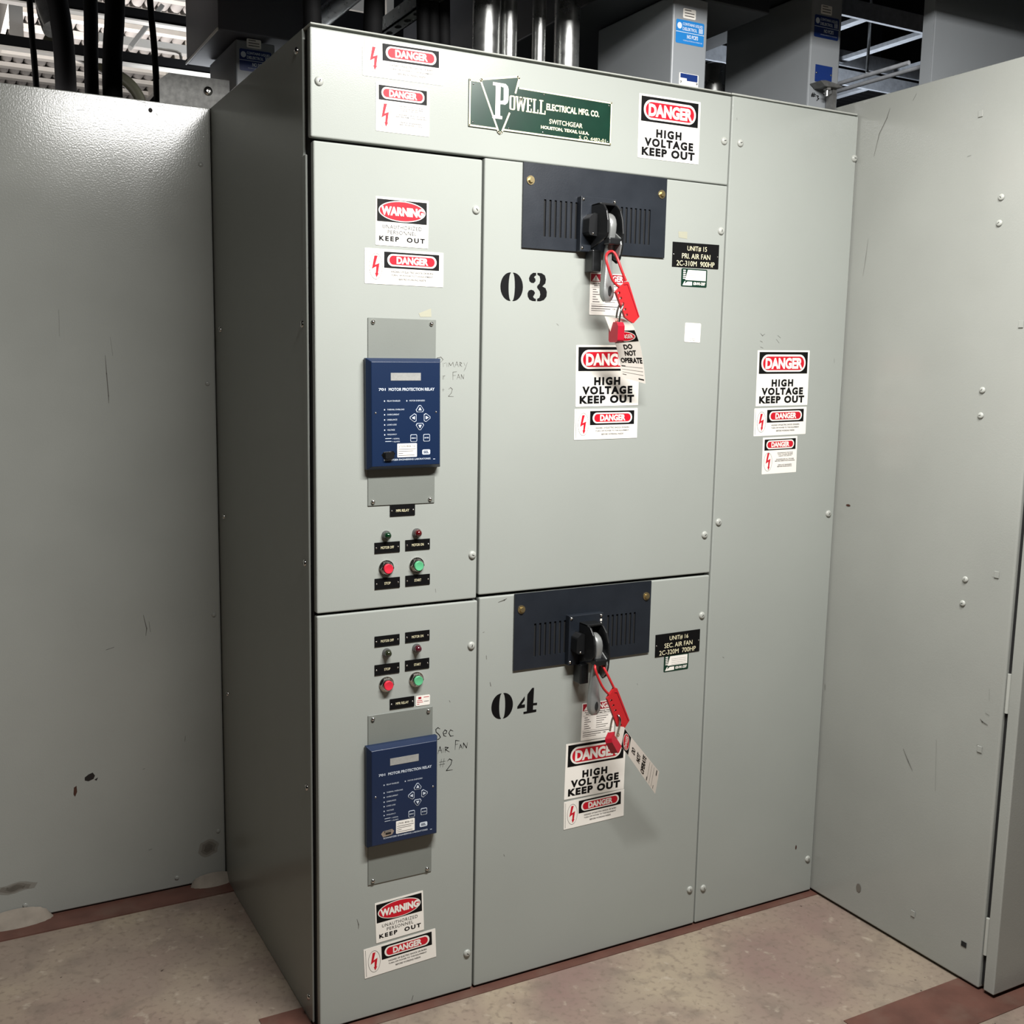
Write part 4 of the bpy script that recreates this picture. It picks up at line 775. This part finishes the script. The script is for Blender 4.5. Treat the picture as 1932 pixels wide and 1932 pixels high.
def padlock(loc, rot, shk, label):
    t = thing('padlock', label, 'padlock', (0, 0, 0), 'red padlocks')
    P = [(-.0185, -.0215), (-.014, -.026), (.014, -.026), (.0185, -.0215), (.0195, .012), (.013, .0215), (-.013, .0215), (-.0195, .012)]
    vs = MB(); o = MB().plate([P], -0.0095, 0.0095).build('lock_body', 'rlock', t, loc=loc, rot=rot, bevel=0.002, seg=2)
    MB().tube(shk, 0.0026, 10).build('shackle', 'chrome', t)
    return t
def smooth(pts, n=2):
    s = [Vector(p) for p in pts]
    for _ in range(n):
        q = [s[0]]
        for i in range(len(s) - 1): q += [s[i].lerp(s[i + 1], .25), s[i].lerp(s[i + 1], .75)]
        s = q + [s[-1]]
    return s
padlock((0.7245, -0.103, 1.6725), (0.0, 0.0, math.radians(90)), smooth([(0.7265, -0.0955, 1.690), (0.7300, -0.0945, 1.722), (0.7365, -0.095, 1.7365), (0.7400, -0.103, 1.739), (0.7345, -0.112, 1.733), (0.7270, -0.1125, 1.715), (0.7240, -0.112, 1.690)]), 'small red padlock hanging from the upper hasp, bright side out')
padlock((0.7585, -0.098, 0.6425), (math.radians(-20), math.radians(-22), math.radians(38)), smooth([(0.7545, -0.088, 0.668), (0.7580, -0.090, 0.700), (0.7640, -0.094, 0.7130), (0.7670, -0.104, 0.7145), (0.7690, -0.111, 0.705), (0.7680, -0.111, 0.690), (0.7640, -0.108, 0.665)]), 'small dark red padlock hanging from the lower hasp')
def tag_sheet(rows, kn, label, up):
    n = 24
    rows = [[Vector(p) for p in r] for r in rows]; L = len(rows) - 1
    def crv(side, v):
        i = max(k for k in range(L) if kn[k] <= v + 1e-9); f_ = (v - kn[i]) / (kn[i + 1] - kn[i])
        p0 = rows[max(i - 1, 0)][side]; p1 = rows[i][side]; p2 = rows[i + 1][side]; p3 = rows[min(i + 2, L)][side]
        if i == 0: p0 = 2 * p1 - p2
        if i == L - 1: p3 = 2 * p2 - p1
        return 0.5 * (2 * p1 + (p2 - p0) * f_ + (2 * p0 - 5 * p1 + 4 * p2 - p3) * f_ ** 2 + (3 * p1 - p0 - 3 * p2 + p3) * f_ ** 3) if up else p1.lerp(p2, f_)
    def S(u, v, off=0.0):
        v = 1 - v
        v = min(max(v, 0), 1); a, b = crv(0, v), crv(1, v)
        p = a.lerp(b, u)
        v2 = min(v + .02, 1); v1 = max(v - .02, 0)
        nrm = (b - a).cross(crv(0, v2).lerp(crv(1, v2), u) - crv(0, v1).lerp(crv(1, v1), u)).normalized()
        if nrm.y > 0: nrm = -nrm
        return p + nrm * off
    m = MB(); g = 8
    for o_, fl in ((0.0003, False), (-0.0003, True)):
        vs = [S(i / g, j / n, o_) for j in range(n + 1) for i in range(g + 1)]
        fs = [(j * (g + 1) + i, j * (g + 1) + i + 1, (j + 1) * (g + 1) + i + 1, (j + 1) * (g + 1) + i) for j in range(n) for i in range(g)]
        m.add(vs, [f[::-1] for f in fs] if fl else fs, 0, True)
    def strip(u0, u1, v0, v1, o_, mi):
        k = 8; vs = [S(u0 + (u1 - u0) * i / k, 1 - (v0 + (v1 - v0) * j / k), o_) for j in range(k + 1) for i in range(k + 1)]
        m.add(vs, [(j * (k + 1) + i, (j + 1) * (k + 1) + i, (j + 1) * (k + 1) + i + 1, j * (k + 1) + i + 1) for j in range(k) for i in range(k)], mi)
    def disc(cu, cv, a, b, o_, mi):
        k = 28; vs = [S(cu, 1 - cv, o_)] + [S(cu + a * math.cos(2 * PI * i / k), 1 - (cv + b * math.sin(2 * PI * i / k)), o_) for i in range(k)]
        m.add(vs, [(0, 1 + (i + 1) % k, 1 + i) for i in range(k)], mi)
    fn = lambda u, q, y: tuple(S(u, q, y))
    h0, h1 = (.21, .40) if up else (.19, .36)
    strip(.02, .98, h0, h1, .0006, 1); disc(.5, (h0 + h1) / 2, .42, (h1 - h0) * .43, .0008, 0); disc(.5, (h0 + h1) / 2, .39, (h1 - h0) * .38, .0010, 2)
    m.text('DANGER', .18, .82, 1 - (h0 + (h1 - h0) * .68), 1 - (h0 + (h1 - h0) * .32), .0012, 0, bold=.02, fn=fn)
    for t, a, c, v in ((('DO', .30, .66, .43), ('NOT', .28, .76, .535), ('OPERATE', .06, .96, .645)) if up else (('DO', .38, .66, .41), ('NOT', .30, .72, .525), ('OPERATE', .08, .92, .64))):
        m.text(t, a, c, 1 - (v + (.082 if up else .075)), 1 - v, .0006, 1, bold=.042, fn=fn)
    for v in (.79, .84, .89): strip(.06, .94, v, v + .004, .0006, 3)
    strip(.05, .22, .775, .79, .0006, 3); strip(.72, .95, .945, .962, .0006, 1); strip(.06, .22, .925, .935, .0006, 3)
    o = m.build('danger_tag', ['tagw', 'black', 'red', 'grey'])
    tag(o, label, 'tag', 'do not operate tags')
    MB().tube([S(.5 + .09 * math.cos(2 * PI * i / 14), .93 + .028 * math.sin(2 * PI * i / 14), .0004) for i in range(14)], .0009, 6, closed=True).build('eyelet', 'brass', o)
    return o
tag_sheet(D['tag_u'], [0, .10, .27, .46, .71, 1], 'curled do not operate tag hanging in front of the sign on door 03', True)
tag_sheet(D['tag_l'], [0, .16, .35, 1], 'flat do not operate tag sticking out sideways over door 04', False)
# ================================================================== ON TOP OF THE CABINETS
def upright(name, x, y, r, m, label, cat, z0=2.2905, z1=3.9, group=None):
    return tag(MB().cyl((x, y, z0), (0, 0, 1), r, z1 - z0, 24).build(name, m), label, cat, group)
for x, r, lb in ((0.572, 0.035, 'thick galvanised conduit nearest the black cables'), (0.637, 0.023, 'thin galvanised conduit right beside the leftmost thick one'), (0.729, 0.018, 'thin galvanised conduit beside the rightmost thick one'), (0.815, 0.034, 'thick galvanised conduit nearest the slim grey boxes')):
    upright('conduit', x, 0.30, r, 'steel', lb + ', rising from the cabinet top', 'conduit', group='galvanised conduits on the cabinet top')
for x, r, lb in ((0.125, 0.022, 'left of the slanting pipe'), (0.287, 0.024, 'thick pair left of the punched strut'), (0.415, 0.017, 'thin, right of the punched strut'), (0.450, 0.017, 'thin, in the middle of the dark bunch'), (0.489, 0.017, 'thin, near the first steel conduit')):
    z = []
    pts = [(x + 0.012 * math.sin(3 * t + x * 20), 0.35 + 0.01 * math.cos(2 * t), 2.2905 + t) for t in [0.15 * i for i in range(11)]]
    tag(MB().tube(pts, r, 12).build('power_cable', 'cable'), 'black power cable dropping to the cabinet top, ' + lb, 'cable', 'black cables on the main cabinet top')
# slanting pipe and punched strut running back over the cabinet
tag(MB().cyl((0.335, 0.98, 2.585), (0.08, -1, 0.06), 0.028, 0.6, 20).build('slanting_pipe', 'steel'), 'galvanised pipe slanting over the left end of the cabinet top', 'pipe')
m = MB().box(-0.02, 0.02, -0.5, 0.5, 0.0, 0.004).box(-0.02, -0.016, -0.5, 0.5, 0, 0.04).box(0.016, 0.02, -0.5, 0.5, 0, 0.04)
for i in range(16):
    m.add([(0.009 * math.cos(t), -0.47 + 0.062 * i + 0.013 * math.sin(t), -0.0006) for t in [2 * PI * k / 12 for k in range(12)]], [tuple(range(12))[::-1]], 1)
tag(m.build('strut_channel', ['steel', 'gap'], loc=(0.450, 0.62, 2.50)), 'punched galvanised strut running back between the black cables', 'strut')

# slim capacitor cans with blue labels
def can(x0, y0, depth, ztop, lab, zl, label, n3=False, wd=0.112):
    c = thing('capacitor_can', label, 'capacitor', (x0, y0, 2.2925 if y0 < 0.5 else 2.2925), 'slim capacitor cans')
    b = c.location.z
    MB().box(0, wd, 0, depth, 0, ztop - b).build('case', 'can', c, bevel=0.004)
    m = MB().plate([rrect(0.010, 0.101, zl - 0.058 - b, zl - b, 0.004, 4)], -0.0006, 0, 0)
    m.rect(0.010, 0.101, zl - 0.0305 - b, zl - 0.029 - b, -0.0009, 2)
    m.flat([ell(0.021, zl - 0.015 - b, 0.0075, 0.008, 20)], -0.0009, 1)
    m.text('CONTAINS LIQUID', 0.031, 0.096, zl - 0.014 - b, zl - 0.006 - b, -0.0009, 1, bold=.02); m.text('DIELEKTROL', 0.031, 0.078, zl - 0.025 - b, zl - 0.017 - b, -0.0009, 1, bold=.02); m.text('III', 0.084, 0.096, zl - 0.026 - b, zl - 0.014 - b, -0.0009, 1, bold=.03)
    m.text("NO PCB'S", 0.046, 0.082, zl - 0.044 - b, zl - 0.034 - b, -0.0009, 1, bold=.03); m.text('FOR DISPOSAL INFORMATION CALL MANUFACTURER', 0.034, 0.096, zl - 0.051 - b, zl - 0.048 - b, -0.0009, 1)
    m.build('dielectric_label', [lab, 'ltext', 'ltext'], c)
    m = MB().plate([rrect(0.031, 0.072, zl + 0.005 - b, zl + 0.029 - b, 0.003, 3)], -0.0006, 0, 0)
    for i in range(3): m.rect(0.036, 0.067 - 0.01 * (i == 2), zl + 0.010 + 0.007 * i - b, zl + 0.012 + 0.007 * i - b, -0.0009, 1)
    m.build('rating_label', ['white', 'grey'], c)
    return c, b
c, b = can(1.0035, 0.09, 0.345, 2.536, 'lblue', 2.4770, 'slim grey capacitor can with bright blue label and white plate')
m = MB().box(0.026, 0.088, -0.0015, 0, 2.298 - b, 2.347 - b, 0).rect(0.029, 0.085, 2.335 - b, 2.346 - b, -0.0018, 1).rect(0.050, 0.085, 2.329 - b, 2.335 - b, -0.0018, 1)
for z in (2.325, ): round_screw(m, 0.031, z - b, -0.0015, 0.003, 2); round_screw(m, 0.083, z - b, -0.0015, 0.003, 2)
m.build('data_plate', ['white', 'dblue', 'chrome'], c)
c, b = can(1.4735, 0.085, 0.355, 2.620, 'dblue', 2.5600, 'slim grey capacitor can marked number 3 beside the side cabinet')
m = MB().box(0.022, 0.085, -0.0015, 0, 2.385 - b, 2.430 - b, 0); round_screw(m, 0.026, 2.408 - b, -0.0015, 0.003, 1); round_screw(m, 0.081, 2.408 - b, -0.0015, 0.003, 1)
m.build('data_plate', ['dblue', 'chrome'], c)
m = MB(); [m.stroke([(x - 1.4735, z - b) for x, z in s], 0.0024, -0.0010, 0) for s in D['hash3']]; m.build('handwriting', 'black', c)
c2, b = can(0.066, 0.83, 0.30, 2.475, 'dblue', 2.4520, 'slim capacitor can in shadow under the hanging duct')
# angle bracket with wing nut in front of the third can
br = thing('wing_nut_bracket', 'small metal bracket with a wing nut in front of the number 3 can', 'bracket', (1.512, 0.062, 2.3710))
MB().plate([[(-0.036, 0.004), (-0.018, 0.007), (0.030, 0.003), (0.050, -0.003), (0.026, -0.007), (-0.018, -0.008)]], -0.02, 0.02).build('plate', 'dsteel', br, bevel=0.001)
MB().cyl((0.005, -0.005, -0.03), (0, 0, 1), 0.006, 0.032, 12).cyl((0.005, -0.005, -0.014), (0, 0, 1), 0.011, 0.008, 6, sm=False).plate([[(-0.008, -0.022), (0.004, -0.018), (0.018, -0.012), (0.020, -0.020), (0.006, -0.028)]], -0.008, -0.003).build('wing_nut', 'steel', br)
MB().box(0.024, 0.038, -0.008, 0.016, -0.0785, -0.004).build('foot', 'dsteel', br)
# plenum over the cans
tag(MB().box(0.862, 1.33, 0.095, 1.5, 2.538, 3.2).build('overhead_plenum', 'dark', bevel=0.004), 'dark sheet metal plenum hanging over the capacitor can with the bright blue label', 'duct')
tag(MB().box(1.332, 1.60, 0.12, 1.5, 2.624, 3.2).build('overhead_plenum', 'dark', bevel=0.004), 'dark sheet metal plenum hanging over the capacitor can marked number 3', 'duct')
tag(MB().box(-1.6, 3.4, -0.55, -0.20, 2.60, 2.9).build('overhead_shade_block', 'duct', bevel=0.004), 'unseen long block added above the aisle to shade the things over the cabinets', 'duct')  # unseen occluder, added to keep lamp light off the cans and ducts
# steel tank between the cans
tag(MB().cyl((1.484, 0.505, 2.2925), (0, 0, 1), 0.040, 0.228, 28).build('steel_canister', 'steel', bevel=0.003), 'polished steel canister standing behind the gap between the grey cans', 'canister')
# loose folded sheet on the narrow section
tag(MB().add([(1.27, 0.06, 2.2935), (1.44, 0.05, 2.2935), (1.36, 0.10, 2.312), (1.27, 0.16, 2.30), (1.44, 0.14, 2.294)], [(0, 1, 2), (2, 1, 4), (0, 2, 3), (3, 2, 4)]).build('loose_sheet', 'dsteel'), 'creased scrap of sheet metal lying on the narrow cabinet section', 'sheet')

# hanging duct above the main cabinet's left end
du = thing('hanging_duct', 'dark rectangular duct hanging above the left end of the main cabinet', 'duct', (0.0110, 0.80, 2.484))
MB().box(0, 0.255, 0, 0.39, 0, 1.2).build('duct_body', 'duct', du, bevel=0.003)
MB().box(-0.004, 0.0, 0.0, 0.39, -0.002, 0.004).build('edge_strip', 'white', du)  # white strip laid along the duct's lower left edge

# lifting plate on the set-back cabinet
lp = thing('lifting_plate', 'galvanised lifting plate with one bolt on top of the set-back cabinet', 'bracket', (0, 0.862, 2.288))
MB().plate([[(-0.1385, 0.0), (0.055, 0.0), (0.055, 0.082), (-0.112, 0.081), (-0.1385, 0.060)]], 0, 0.006).box(-0.1385, -0.004, 0.006, 0.05, 0.0, 0.006).build('plate', 'bracket', lp, bevel=0.001)
screw(lp, -0.0055, 0.046, 92, r=0.0125, y=0, m='chrome')

# cables dropping behind the set-back cabinet
def cablerun(pts, r, label, m='cable', name='power_cable', grp='black cables behind the set-back cabinet', cat='cable'):
    return tag(MB().tube(smooth(pts, 2), r, 14).build(name, m), label, cat, grp)
cablerun([(-0.262, 1.2, 2.9), (-0.260, 1.2, 2.60), (-0.266, 1.2, 2.45), (-0.266, 1.2, 2.2895)], 0.020, 'thick black cable, one of the touching pair behind the set-back cabinet')
cablerun([(-0.200, 1.14, 2.9), (-0.200, 1.14, 2.60), (-0.217, 1.14, 2.45), (-0.217, 1.14, 2.2895)], 0.028, 'thickest black cable of the pair behind the set-back cabinet')
cablerun([(-0.395, 1.26, 3.0), (-0.360, 1.26, 2.72), (-0.336, 1.26, 2.57), (-0.330, 1.26, 2.47), (-0.331, 1.26, 2.2895)], 0.030, 'thick black cable bending in beside the set-back cabinet pair')
cablerun([(-0.430, 1.2, 2.9), (-0.426, 1.2, 2.55), (-0.419, 1.2, 2.40), (-0.417, 1.2, 2.2895)], 0.0085, 'thin black cable nearest the aisle end of the set-back cabinet')
cablerun([(-0.100, 1.2, 2.95), (-0.092, 1.2, 2.65), (-0.080, 1.2, 2.50), (-0.078, 1.2, 2.2895)], 0.0095, 'thin black cable rising behind the lifting plate')
cablerun([(-0.36, 1.5, 2.95), (-0.350, 1.5, 2.68), (-0.335, 1.45, 2.60)], 0.035, 'shiny thick conduit end hanging over the set-back cabinet', 'steel', 'conduit', None, 'conduit')
cablerun([(-0.30, 1.95, 2.70), (-0.128, 1.72, 2.565), (-0.065, 1.70, 2.528), (-0.028, 1.70, 2.465), (-0.023, 1.70, 2.29)], 0.020, 'olive flexible conduit elbow behind the lifting plate', 'olive', 'flexible_conduit', None, 'conduit')
# black rails with white lips crossing behind
def rail(x0, x1, y, z, h, label):
    r = thing('support_rail', label, 'rail', ((x0 + x1) / 2, y, z), 'black support rails over the set-back cabinet'); L = (x1 - x0) / 2
    MB().box(-L, L, 0, 0.03, 0, h).build('web', 'cable', r)
    m = MB().box(-L, L, -0.004, 0.034, -0.0055, 0.0, 0)
    m.build('lip', ['white'], r)
rail(-1.1, 0.6, 1.6, 2.571, 0.034, 'lower black support rail with a white bottom lip above the set-back cabinet')
rail(-1.1, 0.6, 1.6, 2.712, 0.036, 'upper black support rail with a white bottom lip near the top edge')
# ladder trays with cables, lit from below
def tray(x0, x1, y0, y1, z, step, cr, cs, label, rm='white', grp='ladder cable trays', alongx=False):
    t = thing('ladder_tray', label, 'cable tray', (x0, y0, z), grp)
    W_, L_ = x1 - x0, y1 - y0
    if not alongx:
        for sx in (0, W_): MB().box(sx - 0.01, sx + 0.01, 0, L_, -0.02, 0.09).build('side_rail', rm, t)
        y = step / 2
        while y < L_:
            MB().box(0.01, W_ - 0.01, y - 0.025, y + 0.025, -0.01, 0.01).build('rung', rm, t); y += step
        x = 0.03 + cs / 2; i = 0
        while x < W_ - 0.03:
            tag(MB().cyl((x0 + x, y0, z + 0.011 + cr), (0, 1, 0), cr, L_, 12).build('tray_cable', 'tube' if rm == 'white' else 'cable'), 'parallel cable in the ' + label, 'cable', 'cables in the ' + label)
            x += cs; i += 1
    else:
        for sy in (0, L_): MB().box(0, W_, sy - 0.008, sy + 0.008, -0.015, 0.05).build('side_rail', rm, t)
        x = step / 2
        while x < W_:
            MB().box(x - 0.02, x + 0.02, 0.008, L_ - 0.008, -0.008, 0.008).build('rung', rm, t); x += step
        y = 0.03 + cs / 2
        while y < L_ - 0.03 and cr > 0:
            tag(MB().cyl((x0, y0 + y, z + 0.009 + cr), (1, 0, 0), cr, W_, 10).build('tray_cable', 'cable'), 'parallel cable in the ' + label, 'cable', 'cables in the ' + label)
            y += cs
    return t
tray(-0.36, 0.42, 2.2, 4.6, 3.02, 0.23, 0.024, 0.052, 'white ladder tray over the set-back cabinet')
tray(1.75, 3.6, 1.0, 1.5, 2.98, 0.36, 0.0, 0.05, 'empty galvanised ladder tray high beside the side cabinet', 'zinc', alongx=True)
tray(1.70, 3.6, 1.45, 2.3, 2.88, 0.42, 0.012, 0.045, 'galvanised ladder tray full of dark cables right of the cans', 'zinc', alongx=True)
tray(1.15, 1.75, 1.9, 3.0, 2.90, 0.25, 0.012, 0.045, 'galvanised ladder tray glimpsed between the capacitor cans', 'zinc', alongx=True)
# brace, window-like pale panels and dark lump in the background
tag(MB().cyl((-0.03, 1.9, 2.70), (0.30, 0.35, 0.42), 0.011, 0.32, 4, sm=False).build('diagonal_brace', 'white'), 'pale flat brace slanting up between the two black rails', 'brace')
tag(MB().box(-0.42, -0.375, 1.98, 1.99, 2.70, 3.0).build('pale_strap', 'white', rot=None), 'pale strap hanging near the far left of the black rails', 'strap')
tag(MB().box(-0.12, 0.34, 2.0, 2.04, 2.735, 2.765).build('cross_member', 'white'), 'pale horizontal cross member behind the black rails', 'beam')
tag(MB().tube([(0.0, 1.640, 2.72), (0.0, 1.640, 2.64), (0.075, 1.64, 2.64), (0.09, 1.64, 2.635), (0.093, 1.64, 2.62), (0.093, 1.640, 2.575)], 0.005, 8).build('bent_rod', 'white'), 'thin pale rod bent downwards beside the hanging duct', 'rod')
for i, (x0, x1, z0, z1, lb) in enumerate(((0.98, 1.12, 3.165, 3.5, 'left of the black cables'), (1.215, 1.25, 3.15, 3.5, 'narrow, beside the punched strut'), (1.555, 1.60, 3.14, 3.5, 'narrow, nearest the steel conduits'))):
    tag(MB().box(x0, x1, 2.5, 2.52, z0, z1).build('backdrop_sheet', 'white'), 'pale sheet panel in the background, ' + lb, 'sheet', 'pale background sheets')
# pipes running back beside the third can
for i, (x, z) in enumerate(((1.675, 2.420), (1.735, 2.42))):
    tag(MB().cyl((x, -0.08, z), (0, 1, 0.0), 0.006, 1.2, 12).build('thin_pipe', 'zinc'), 'thin bright pipe running back on the side cabinet, ' + ('next to the number 3 can' if i == 0 else 'further from the can'), 'pipe', 'thin pipes on the side cabinet')
for x, y in ((2.55, 1.05), (2.75, 1.08), (1.80, 1.02)):
    tag(MB().cyl((x, y, 2.80), (0, 0, 1), 0.006, 1.4, 8).build('hanger_rod', 'steel'), 'thin threaded rod hanging from the high empty tray', 'rod', 'tray hanger rods')
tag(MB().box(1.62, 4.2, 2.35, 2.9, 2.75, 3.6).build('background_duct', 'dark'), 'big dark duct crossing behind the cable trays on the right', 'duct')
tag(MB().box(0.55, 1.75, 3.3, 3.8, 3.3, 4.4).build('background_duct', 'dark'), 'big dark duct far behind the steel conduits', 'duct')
# upright enclosure on the side cabinet
en = thing('upright_enclosure', 'plain grey steel enclosure standing on top of the side cabinet', 'enclosure', (1.70, -0.135, 2.328))
MB().box(0.0, 0.80, 0, 0.035, 0, 1.1).build('front_sheet', 'can', en, bevel=0.003)
MB().box(-0.004, 0.0, 0.0, 0.035, 0.01, 1.1).build('end_flange', 'can', en)
